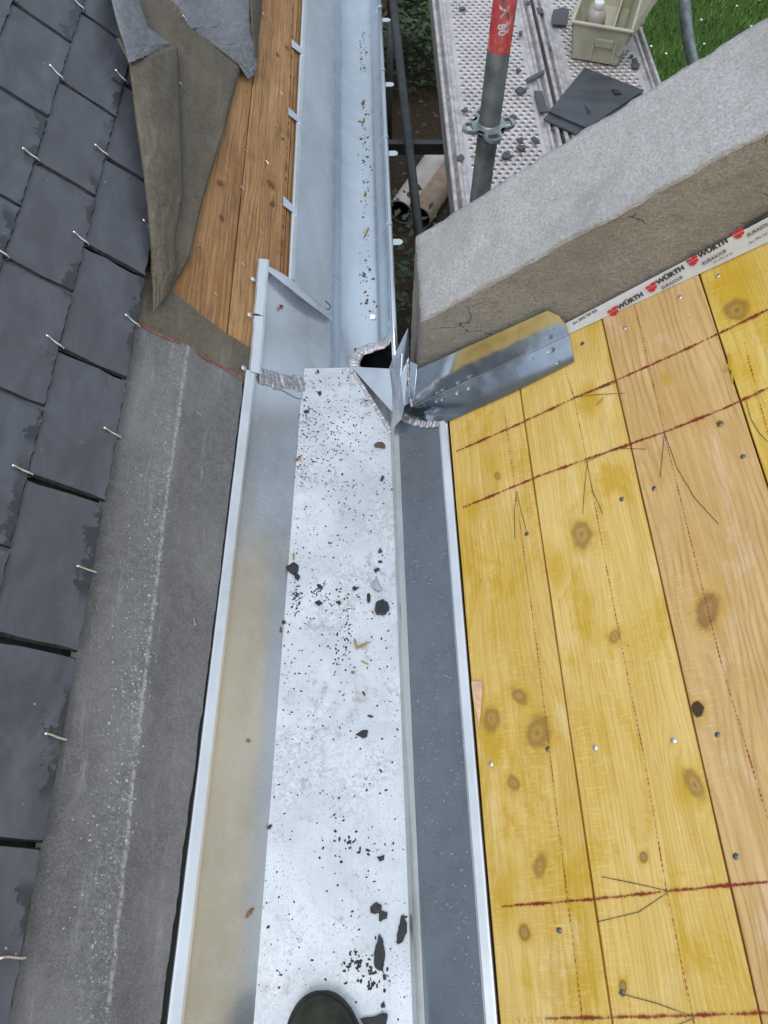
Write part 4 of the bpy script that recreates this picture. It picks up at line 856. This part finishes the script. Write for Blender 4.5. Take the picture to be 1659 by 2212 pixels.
# slates and shards on the planks
def zD(x, y): return ((1180+.3255*x)*.864, .3255*y*.864)
def flat(name, pix, z, th, mat, label, cat='slate', fn=zD, jag=0):
    pts = [onZ(*fn(*p), z) for p in pix]
    if jag:
        q = []; 
        for i in range(len(pts)):
            a, b = pts[i], pts[(i+1) % len(pts)]; nn = max(1, int((b-a).length/.012))
            for k in range(nn): q.append(a.lerp(b, k/nn) + Vector((nz(i*3+k*1.3, 2), nz(i*3+k*1.3, 7), 0))*jag)
        pts = q
    mb = MB(); mb.prism(pts, (0,0,-th)); o = mb.build(name, mat); 
    l = o.data.uv_layers.new(name='uv')
    for lp in o.data.loops: c = o.data.vertices[lp.vertex_index].co; l.data[lp.index].uv = (c.x+.4, c.y+.3)
    bm = bmesh.new(); bm.from_mesh(o.data); bmesh.ops.recalc_face_normals(bm, faces=bm.faces); bm.to_mesh(o.data); bm.free()
    return tag(o, label, cat)
flat('roof_slate', [(868,560),(1300,720),(1310,760),(800,1030),(550,910)], DZ+.0125, .0055, SLATE2, 'lower of two whole slates stacked on the lawn-side plank', jag=.0015)
us = flat('roof_slate', [(868,518),(1322,690),(1080,850),(890,985),(590,852)], DZ+.0195, .0058, SLATE2, 'upper whole slate with wet marks, in front of the beige toolbox', jag=.0018)
wmk = flat('wet_mark', [(860,800),(910,850),(915,880),(880,870)], DZ+.0199, .0004, CHIP, None, None); wmk.parent = us
flat('slate_shard', [(1075,680),(1130,690),(1150,715),(1100,722)], DZ+.024, .004, CHIP, 'small dark shard lying on the upper whole slate', 'slate shard')
shards = [([(625,75),(700,55),(748,72),(740,120),(730,190),(622,185),(612,125)],'large squarish slate shard beside the toolbox'), ([(495,55),(545,65),(550,100),(510,100)],'slate shard at the top end of the plank gap'),
 ([(415,605),(480,570),(560,535),(555,560),(490,600),(425,628)],'long slate shard bridging the gap between planks'), ([(330,685),(370,660),(425,685),(370,718)],'pale grey slate shard on the near plank'),
 ([(475,695),(540,700),(585,855),(525,860)],'long blue-grey slate shard touching the two whole slates'), ([(285,890),(320,880),(348,893),(325,915)],'small oval shard right beside the rosette'),
 ([(340,1070),(385,1048),(398,1070),(370,1090)],'small shard left of a pair below the rosette'), ([(452,1058),(480,1045),(522,1075),(490,1095)],'small shard right of a pair below the rosette'),
 ([(340,1130),(365,1112),(415,1115),(410,1140),(375,1150)],'flat shard near the wall below the pair'), ([(225,1200),(245,1165),(275,1160),(312,1200),(260,1215)],'dark pointed shard nearest the wall on the plank'),
 ([(1215,420),(1235,415),(1243,430),(1225,437)],'tiny shard by the outer rail of the lawn-side plank'), ([(1228,450),(1260,440),(1275,465),(1240,475)],'middle shard of three by the outer rail'),
 ([(1225,490),(1265,470),(1292,490),(1285,520),(1240,520)],'largest shard of three by the outer rail'), ([(335,530),(360,520),(378,540),(350,550)],'small shard beside the pole above mid plank'),
 ([(590,355),(612,355),(612,378),(592,375)],'tiny shard left of the toolbox front'), ([(360,240),(390,235),(388,262),(362,262)],'shard by the red part of the pole'), ([(605,985),(640,990),(630,1000)],'sliver under the near corner of stacked slates')]
for pix, lab in shards: flat('slate_shard', pix, DZ+.0095+.004*rr.random(), .0045, SLATE2, lab, 'slate shard')
flat('slate_shard', [p for p in [(418,0),(450,10),(445,30),(420,28)]], DZ+.01, .004, SLATE2, 'shard at the far end of the near plank', 'slate shard')
def zP(x, y): return ((1000+.5546*x)*.864, .5546*y*.864)
for pix, lab in [([(255,705),(280,693),(292,710),(275,725),(256,718)],'small faceted shard on the near plank edge by the wall'), ([(265,32),(290,28),(298,40),(272,42)],'flat shard at the top of the near plank'), ([(275,495),(295,487),(308,495),(290,503)],'shard left of the pole above the rosette')]:
    flat('slate_shard', pix, DZ+.010, .0045, SLATE2, lab, 'slate shard', zP)
# toolbox
BOX = mat_plain('beige_plastic', (.44,.42,.30), .5, 0, .16, 14, .2)
n_ = NT('beige_stained'); o_ = n_.obj(); c_ = n_.mix(n_.rng(n_.noise(o_, 12, 5, .65), .3, .7), (.40,.39,.28), (.52,.51,.40)); c_ = n_.mix(n_.rng(n_.noise(o_, 30, 5, .7), .62, .74, 0, .7), c_, (.30,.17,.07)); n_.P(Base_Color=c_, Roughness=.5, Normal=n_.bump(n_.noise(o_, 60, 3), .2, .001)); BOX = n_.m
bl = onZ(*zD(762,442), DZ+.008); br = onZ(*zD(1118,505), DZ+.008); ex = (br-bl); wB = ex.length; ex.normalize(); ey = Vector((-ex.y, ex.x, 0)); ez = Vector((0,0,1)); hB = onY(*zD(825,150), bl.y).z - bl.z
dB = .34; tb = thing('toolbox', 'open beige plastic toolbox standing on the lawn-side plank', 'toolbox', bl+ex*wB/2+ey*dB/2)
flr = .08
def bxp(name, cx, cy, cz, hx, hy, hz, mat=None, par=None, bev=.003):
    mb = MB(); mb.box(bl+ex*cx+ey*cy+ez*cz, ex*hx, ey*hy, ez*hz); o = mb.build(name, mat or BOX, par or tb)
    if bev: md = o.modifiers.new('b', 'BEVEL'); md.width = bev; md.segments = 2
    return o
th = .004
def tpr(pts, off, name): 
    o = MB().prism(pts, off).build(name, BOX, tb); return o
ot = .018    # walls flare outwards at the top
def cB(i, j, k): return bl + ex*(wB*i + (ot*(2*i-1))*k) + ey*(dB*j + (ot*(2*j-1))*k) + ez*(hB*k)
for nm, q, off in (('front_panel', [(0,0,0),(1,0,0),(1,0,1),(0,0,1)], ey*th), ('back_panel', [(0,1,0),(0,1,1),(1,1,1),(1,1,0)], ey*-th), ('side_panel', [(0,0,0),(0,0,1),(0,1,1),(0,1,0)], ex*th), ('side_panel', [(1,0,0),(1,1,0),(1,1,1),(1,0,1)], ex*-th)):
    MB().prism([cB(*c) for c in q], off).build(nm, BOX, tb)
bxp('base_panel', wB/2, dB/2, .004, wB/2-.003, dB/2-.003, .003)
bxp('inner_wall', wB*.72, dB/2, hB*.45, .003, dB/2-.008, hB*.42)
fpz = lambda k: -ot*k
for k in (.50,.565,.63): bxp('grip_ridge', wB*.62, fpz(k)-.002, hB*k, wB*.19, .003, .0045, bev=.001)
bxp('rib', wB*.40, fpz(.5)-.001, hB*.5, .003, .003, hB*.40, bev=.001); bxp('rib', wB*.85, fpz(.5)-.001, hB*.5, .003, .003, hB*.40, bev=.001)
for (i, j, hx, hy) in ((.5,0,wB/2+ot+.004,.006),(.5,1,wB/2+ot+.004,.006)): bxp('rim', wB*i, dB*j+ot*(2*j-1), hB, hx, hy, .004)
for i in (0,1): bxp('rim', wB*i+ot*(2*i-1), dB/2, hB+.0005, .006, dB/2+ot-.007, .004)
lid0 = bl+ex*(wB+ot+.012)+ey*.0+ez*(hB+.002); ld = (ex*.34+ez*.94).normalized(); ln_ = ld.cross(ey)
MB().prism([lid0-ld*.09+ey*-.01, lid0+ey*-.015+ld*.12, lid0+ey*(dB+.02)+ld*.12, lid0+ey*dB-ld*.09], ln_*.012).build('lid', BOX, tb)
MB().box(lid0+ld*.015+ey*dB*.5-ln_*.004, ld*.006, ey*dB*.5, ln_*.004).build('lid_rib', BOX, tb)
# bottle
bc = bl+ex*wB*.30+ey*.085+ez*.008; bt2 = thing('spray_bottle', 'small bottle with white cap and orange label in the toolbox', 'bottle', bc)
def lathe(prof, seg=28):
    mb = MB(); vs = []; fs = []
    for (r, z) in prof: vs += [bc+Vector((math.cos(2*math.pi*k/seg)*r, math.sin(2*math.pi*k/seg)*r, z)) for k in range(seg)]
    for i in range(len(prof)-1): fs += [(i*seg+k, i*seg+(k+1)%seg, (i+1)*seg+(k+1)%seg, (i+1)*seg+k) for k in range(seg)]
    fs += [tuple(range((len(prof)-1)*seg, len(prof)*seg)), tuple(range(seg-1,-1,-1))]; return mb.add(vs, fs)
HB = hB*1.10; rB = wB*.20
lathe([(rB*.94,0),(rB,.005),(rB,HB*.62),(rB*.97,HB*.70),(rB*.82,HB*.78),(rB*.52,HB*.83),(rB*.42,HB*.85)]).build('bottle_body', mat_plain('bottle_plastic', (.42,.38,.37), .35, 0, .1), bt2, True)
lathe([(rB*1.012,HB*.12),(rB*1.02,HB*.13),(rB*1.02,HB*.56),(rB*1.012,HB*.57)]).build('label', mat_plain('orange_label', (.55,.10,.02), .5, 0, .5, 25), bt2, True)
lathe([(rB*.50,HB*.85),(rB*.52,HB*.86),(rB*.52,HB*.985),(rB*.48,HB*1.0)]).build('cap', mat_plain('white_cap', (.8,.8,.8), .4, 0, .05), bt2, True)

# ------------------------------------------------------------------ debris in the valley gutter
def fl3(px, py, h=0):
    z = -.01
    for _ in range(3): p = onZ(px, py, z+h); z = zf(p.y)
    return p
def shard(pts, th, label, mat=CHIP, name='slate_chip', cat='slate chip', lift=.0012):
    q = []; P = [fl3(x, y, th) for x, y in pts]
    for i in range(len(P)):
        a, b = P[i], P[(i+1)%len(P)]; nn = max(1, int((b-a).length/.004))
        for k in range(nn): q.append(a.lerp(b, k/nn)+Vector((nz(a.x*300+k*1.7,a.y*200), nz(a.y*300+k*1.7,5), 0))*.0017)
    c = sum(q, Vector())/len(q); n_ = len(q); tops = [c+(p-c)*.86+Vector((0,0,lift*nz(p.x*90,p.y*90)+.0004)) for p in q]; bots = [p-Vector((0,0,th*.96)) for p in q]
    mb = MB(); mb.add(q+tops+bots+[c+Vector((0,0,.0008))], [(i,(i+1)%n_,n_+(i+1)%n_,n_+i) for i in range(n_)] + [(n_+i,n_+(i+1)%n_,3*n_) for i in range(n_)] + [(2*n_+i,2*n_+(i+1)%n_,(i+1)%n_,i) for i in range(n_)])
    o = mb.build(name, mat); bm = bmesh.new(); bm.from_mesh(o.data); bmesh.ops.recalc_face_normals(bm, faces=bm.faces); bm.to_mesh(o.data); bm.free(); return tag(o, label, cat)
zr = lambda x, y: ((600+x*.36166)*.864, (1380+y*.3617)*.864)      # zoomed photograph coordinates
zq = lambda x, y: ((600+x*.42194)*.864, (1900+y*.422)*.864)
zs = lambda x, y: ((600+x*.36166)*.864, (880+y*.36166)*.864)
def sh(fn, pts, th, label, **k): return shard([fn(*p) for p in pts], th, label, **k)
sh(zr, [(318,100),(370,68),(405,92),(400,130),(365,152),(335,135)], .004, 'five-sided black slate chip at the left floor edge, mid gutter')
sh(zr, [(372,155),(395,143),(415,170),(400,195),(378,182)], .003, 'small black chip just below the five-sided one')
sh(zr, [(940,345),(985,325),(1020,345),(1035,385),(1000,430),(945,428),(930,395)], .006, 'large rounded black slate chip near the step strip, mid gutter')
sh(zr, [(878,290),(892,280),(903,300),(898,340),(885,350),(876,320)], .003, 'narrow black chip left of the large rounded chip')
sh(zr, [(925,120),(955,108),(965,122),(935,138)], .003, 'small oblong chip above the silver metal cone'); sh(zr, [(950,62),(980,58),(985,70),(955,72)], .002, 'small flat chip near the top of the oblong chip')
sh(zr, [(802,1262),(845,1228),(885,1232),(878,1275),(850,1285)], .003, 'four-sided black chip alone in the lower middle of the gutter floor')
sh(zr, [(772,245),(795,235),(815,248),(798,262),(780,260)], .003, 'small dark chip left of the silver cone'); sh(zr, [(842,965),(855,962),(866,985),(858,992)], .002, 'small slanted chip above the four-sided chip')
sh(zr, [(960,1500),(972,1498),(985,1520),(972,1525)], .002, 'small drop-shaped chip between four-sided chip and long shards'); sh(zr, [(512,345),(545,330),(568,350),(545,372),(530,360)], .003, 'ragged dark chip in the middle of the floor')
sh(zr, [(665,345),(685,335),(698,350),(685,368)], .002, 'small ragged chip right of the floor middle'); sh(zr, [(530,225),(555,225),(572,245),(545,252)], .003, 'ragged chip below the five-sided chip row')
sh(zr, [(285,475),(312,472),(315,490),(295,500)], .003, 'small black chip at the left floor fold')
sh(zq, [(770,870),(805,842),(842,860),(840,893),(800,915),(772,905)], .004, 'dark chip, upper one of a touching pair near the long shards'); sh(zq, [(822,900),(845,890),(877,905),(870,938),(825,957)], .004, 'dark chip, lower one of a touching pair near the long shards')
sh(zq, [(955,925),(972,917),(990,965),(988,1020),(965,1075),(938,1095),(925,1080),(938,990)], .004, 'long curved black slate shard leaning by the step strip')
sh(zq, [(825,1030),(850,1075),(858,1150),(855,1200),(848,1255),(815,1245),(792,1210),(800,1120)], .004, 'long pointed black slate shard near the boot')
sh(zq, [(812,580),(835,568),(857,562),(848,590),(830,598)], .003, 'small arrow-shaped chip right of the floor middle'); sh(zq, [(165,395),(178,380),(190,385),(180,405),(167,408)], .003, 'small round chip at the lower left floor fold')
sh(zq, [(710,1530),(780,1522),(850,1498),(875,1510),(870,1560),(860,1600),(760,1610)], .006, 'largest black slate piece beside the boot toe'); sh(zq, [(835,1450),(850,1430),(860,1465),(840,1475)], .003, 'small chip just above the largest piece by the boot')
sh(zq, [(845,1275),(862,1272),(865,1300),(848,1308)], .003, 'small square chip below the long pointed shard'); sh(zq, [(775,1330),(792,1322),(798,1340),(780,1348)], .003, 'small chip above the boot toe, left of the square chip')
BROWN = mat_plain('brown_chip', (.10,.07,.045), .8, 0, .4, 100)
sh(zs, [(925,640),(950,620),(985,622),(1005,640),(1000,662),(960,655),(935,655)], .004, 'brown lumpy clod beside the step strip near the cant piece', mat=BROWN, name='soil_clod', cat='clod')
sh(zs, [(965,885),(985,850),(1000,860),(985,890)], .003, 'brown-grey shell-like flake below the clod', mat=BROWN, name='flake', cat='flake'); sh(zs, [(535,275),(555,268),(565,285),(550,298)], .003, 'dark chip near the far end of the floor')
sh(zs, [(435,408),(455,398),(480,410),(455,420)], .003, 'dark chip by the left fold near the far end'); sh(zs, [(528,125),(540,118),(548,135),(535,145)], .003, 'dark green bit at the far end of the floor', mat=LEAF[0], name='leaf_bit', cat='leaf')
sh(zs, [(955,1370),(975,1362),(985,1380),(958,1388)], .003, 'small brown chip above the two flat chips', mat=BROWN); sh(zs, [(385,735),(400,722),(418,735),(400,748)], .0025, 'orange bud scale at the far left floor fold', mat=mat_plain('orange_bud', (.30,.12,.03), .7), name='bud_scale', cat='bud')
TWIG = mat_plain('straw', (.42,.28,.07), .7, 0, .3, 60); RUSTL = mat_plain('rust_leaf', (.14,.045,.02), .7, 0, .4, 80)
def bit(name, pix, r, mat, label, cat, h=.002, fn=zr, on=None):
    P = [(on or fl3)(*fn(*p), h) for p in pix]; return tag(MB().tube(P, r, 7).build(name, mat, None, True), label, cat)
q = thing('seed_husk', 'yellow forked seed husk lying mid gutter', 'husk', fl3(*zr(800,640)))
MB().tube([fl3(*zr(790,598),.003), fl3(*zr(798,630),.003), fl3(*zr(803,668),.003)], [.0012,.0026,.0012], 7).build('blade', TWIG, q, True)
MB().tube([fl3(*zr(806,665),.003), fl3(*zr(850,640),.004), fl3(*zr(908,618),.003)], [.0016,.0022,.0005], 7).build('blade', TWIG, q, True)
bit('straw_piece', [(838,752),(862,764),(888,776)], .001, TWIG, 'thin straw piece below the forked husk', 'straw'); bit('straw_piece', [(368,5),(370,28),(370,52)], [.0007,.0022,.0016], TWIG, 'pale straw piece above the five-sided chip', 'straw')
bit('bud_scale', [(882,1130),(905,1136),(922,1138)], [.0012,.0022,.0010], RUSTL, 'rust-brown bud scale above the four-sided chip', 'bud'); bit('bud_scale', [(770,828),(790,835)], [.0022,.0020], mat_plain('orange_bud2', (.30,.14,.03), .7), 'orange bud right below the thin straw', 'bud')
tag(MB().prism([fl3(*zr(*p), .006) for p in [(258,540),(285,515),(292,550),(270,558)]], (0,0,-.003)).build('dry_leaf', RUSTL), 'rust-red dry leaf scrap at the left floor fold', 'leaf')
def Lh(x, y, h): return L3(x, y, h)
tag(MB().tube([Lh(*zq(40,935),.002), Lh(*zq(60,905),.003), Lh(*zq(80,878),.002)], [.0012,.0028,.0016], 7).build('bud_scale', mat_plain('orange_bud3', (.36,.19,.05), .7), None, True), 'orange bud scale stuck low on the left gutter sheet', 'bud')
tag(MB().tube([Lh(534,1597,.002), Lh(540,1602,.002)], [.0022,.0020], 7).build('bud_scale', mat_plain('orange_bud4', (.30,.14,.04), .7), None, True), 'small brown bud higher up on the left gutter sheet', 'bud')
tag(MB().prism([Lh(604,657,.009), Lh(613,660,.009), Lh(609,667,.010), Lh(606,664,.010)], nL*-.002).build('dry_leaf', RUSTL), 'tiny brown leaf scrap on the far connecting sheet', 'leaf')
# silver cone of folded metal
p = [fl3(*zr(942,160),.0), fl3(*zr(988,270),.0), fl3(*zr(902,240),.0)]; ap = fl3(*zr(938,215),.0)+Vector((0,-.002,.012)); mid = fl3(*zr(945,268),0)+Vector((0,-.001,.006))
tag(MB().add(p+[ap,mid], [(0,3,1),(0,2,3),(3,4,1),(2,4,3)]).build('metal_offcut', Z_FLASH), 'shiny folded zinc offcut like a small cone near the step strip', 'metal offcut')
p0 = L3(783*1.0, 673, -.0); gq = gp(19, 1.385)
tag(MB().prism([gq+Vector((-.006,-.004,.006)), gq+Vector((.006,-.005,.005)), gq+Vector((.007,.003,.009)), gq+Vector((-.004,.005,.010))], (0,0,-.002)).build('metal_offcut', Z_HEM), 'tiny white metal scrap in the eave gutter trough', 'metal offcut')
# grit too small to count
rr = random.Random(77); mb = MB()
def grit(x, y, r, h=0):
    a = rr.random()*3.1; d = Vector((math.cos(a), math.sin(a), 0)); e = Vector((-d.y, d.x, 0)); el = rr.uniform(1,2.0)
    mb.blob(Vector((x, y, zf(y)+h)), d*r*el, e*r, Vector((0,0,r*.7)), 5, 2, .3)
for k in range(2300):
    y = rr.uniform(-.15, 1.13); x = rr.uniform(PL(s_flo(y),y).x+.002, xr(y)-.002)
    dn = nz(x*9, y*5, 1)*.6 + .45 + (.35 if y > .75 else 0) + (.3 if .38 < y < .52 else 0)
    if rr.random() > dn: continue
    grit(x, y, rr.choice([.0004,.0005,.0006,.0008,.0011,.0016]))
for (cx, cy, n_, sx, sy) in [(430,-900,60,40,90),(480,-830,60,60,120),(700,-820,60,120,100),(600,-640,60,120,80),(420,-600,40,20,60),(390,320,70,16,70),(545,270,40,60,40),(690,330,30,60,40),(740,560,26,18,60),(700,700,26,40,60)]:
    for k in range(n_):
        P = fl3(*zr(rr.gauss(cx,sx), rr.gauss(cy,sy))); grit(P.x, P.y, rr.uniform(.0005,.0019))
for (cx, cy, n_, sx, sy) in [(700,1200,40,45,30),(790,1300,34,40,40),(640,480,24,90,60)]:
    for k in range(n_):
        P = fl3(*zq(rr.gauss(cx,sx), rr.gauss(cy,sy))); grit(P.x, P.y, rr.uniform(.0006,.0024))
tag(mb.build('grit', CHIP), 'fine black slate grit sprinkled over the white gutter floor', 'grit', kind='stuff')
mb = MB()
for k in range(230):
    y = rr.choice([rr.gauss(1.50,.07), rr.gauss(2.1,.16), rr.gauss(1.9,.1), rr.gauss(2.55,.08)]); i = rr.gauss(18.0, .9); i = max(15, min(20, i))
    if y < 1.3: continue
    P = gp(int(i), y).lerp(gp(int(i)+1, y), i-int(i)); r = rr.choice([.0006,.0008,.001,.0014,.002,.003])*rr.uniform(.7,1.2); a = rr.random()*3
    mb.blob(P+Vector((0,0,.0005)), Vector((math.cos(a),math.sin(a),0))*r*1.6, Vector((-math.sin(a),math.cos(a),0))*r, Vector((0,0,r*.7)), 5, 2, .3)
tag(mb.build('gutter_dirt', BROWN), 'brown dirt specks along the bottom of the eave gutter', 'dirt', kind='stuff')
for (y, c, lab, l) in [(2.29,(.42,.17,.02),'orange petal scrap in the far eave gutter',.012), (2.2,(.35,.33,.08),'yellow-green leaf scrap below the orange petal',.010), (1.70,(.40,.27,.06),'yellow twig in the near eave gutter',.02), (1.86,(.32,.22,.08),'small tan petal in the eave gutter',.008)]:
    b0 = gp(18, y)+Vector((0,0,.003)); tag(MB().tube([b0-Vector((.3*l,l,0)), b0+Vector((0,0,.002)), b0+Vector((.4*l,l,0))], [.001,.003 if l < .02 else .0018,.001], 7).build('plant_scrap', mat_plain('scrap_%.2f' % y, c, .7, 0, .3, 60), None, True), lab, 'plant scrap')

# ------------------------------------------------------------------ boot on the gutter floor
bo = thing('boot', 'dark olive work boot toe standing on the gutter floor', 'boot', fl3(690, 2260))
zb = zf(-.1)
tipx = onZ(686, 2150, zb+.03); 
def bsec(t):       # t 0 toe .. 1 heel ; returns centre x, half widths left/right, height
    L_ = .30; y = tipx.y - t*L_
    w_ = .052*math.sqrt(max(0.01, 1-(1-t/.24)**2)) if t < .24 else lerp(.050, .036, min(1,(t-.22)/.4)) if t < .62 else lerp(.036,.034,(t-.62)/.38)
    if t > .9: w_ *= math.sqrt(max(.02, 1-((t-.9)/.1)**2*.75))
    w_ = max(w_, .004)
    cx = tipx.x + .004 + .045*min(1, t*1.3)**1.2*.55
    h = lerp(.030, .062, min(1, t/.16)**.55) if t < .16 else lerp(.062, .105, ((t-.16)/.4)**1.3) if t < .56 else .105
    return y, cx, w_, h
def boot_sec(t, grow=0, top=None):
    y, cx, w_, h = bsec(t); w_ += grow; pts = []
    for k in range(21):
        a = math.pi*k/20; pts.append(Vector((cx - w_*math.copysign(abs(math.cos(a))**.75, math.cos(a)), y, zb + .020 + (h-.02)*math.sin(a)**.8)))
    return pts
ts = [0,.002,.005,.01,.018,.03,.045,.06,.1,.15,.2,.27,.35,.43,.5,.56]
BOOT = mat_plain('boot_leather', (.030,.034,.022), .72, 0, .4, 35, .35, .002); SOLE = mat_plain('boot_rubber', (.030,.028,.028), .8, 0, .3, 60)
mb = MB(); rows = [boot_sec(t) for t in ts]; vs = [p for r in rows for p in r]
mb.add(vs, [(i*21+k, i*21+k+1, (i+1)*21+k+1, (i+1)*21+k) for i in range(len(ts)-1) for k in range(20)] + [tuple(range(20,-1,-1))])
mb.build('vamp', BOOT, bo, True)
y5, c5, w5, h5 = bsec(.56); y9, c9, w9, h9 = bsec(1.0)
mb = MB(); ring = lambda z, ya, yb, wv: [Vector((c9 + wv*math.cos(2*math.pi*k/24), (ya+yb)/2 + (ya-yb)/2*math.sin(2*math.pi*k/24), z)) for k in range(24)]
rg = [ring(zb+.018, y5+.03, y9, .037), ring(zb+.06, y5+.03, y9, .038), ring(zb+.11, y5+.012, y9+.002, .040), ring(zb+.17, y5-.02, y9+.004, .042), ring(zb+.26, y5-.025, y9-.005, .047), ring(zb+.255, y5-.03, y9, .043), ring(zb+.16, y5-.03, y9+.01, .037)]
mb.add([p for r in rg for p in r], [(i*24+k, i*24+(k+1)%24, (i+1)*24+(k+1)%24, (i+1)*24+k) for i in range(len(rg)-1) for k in range(24)] + [tuple(range(6*24, 7*24))]); mb.build('shaft', BOOT, bo, True)
tt = [(i/60)**2.2 for i in range(61)]; left = []; right = []
for t in tt:
    y, cx, w_, h = bsec(t); g_ = .0045; yy = y + .005*max(0, 1-t/.15); left.append(Vector((cx-w_-g_, yy, zb+.022))); right.append(Vector((cx+w_+g_, yy, zb+.022)))
mb = MB(); mb.prism(left + right[::-1], (0,0,-.0215)); mb.build('sole', SOLE, bo)
lacem = mat_plain('boot_lace', (.06,.055,.05), .8)
for k in range(5):
    t = .34+.05*k; y, cx, w_, h = bsec(t); MB().tube([Vector((cx-.018, y+.004, zb+h-.004)), Vector((cx, y, zb+h+.003)), Vector((cx+.018, y-.004, zb+h-.004))], .002, 6).build('lace', lacem, bo, True)
print('scene done')
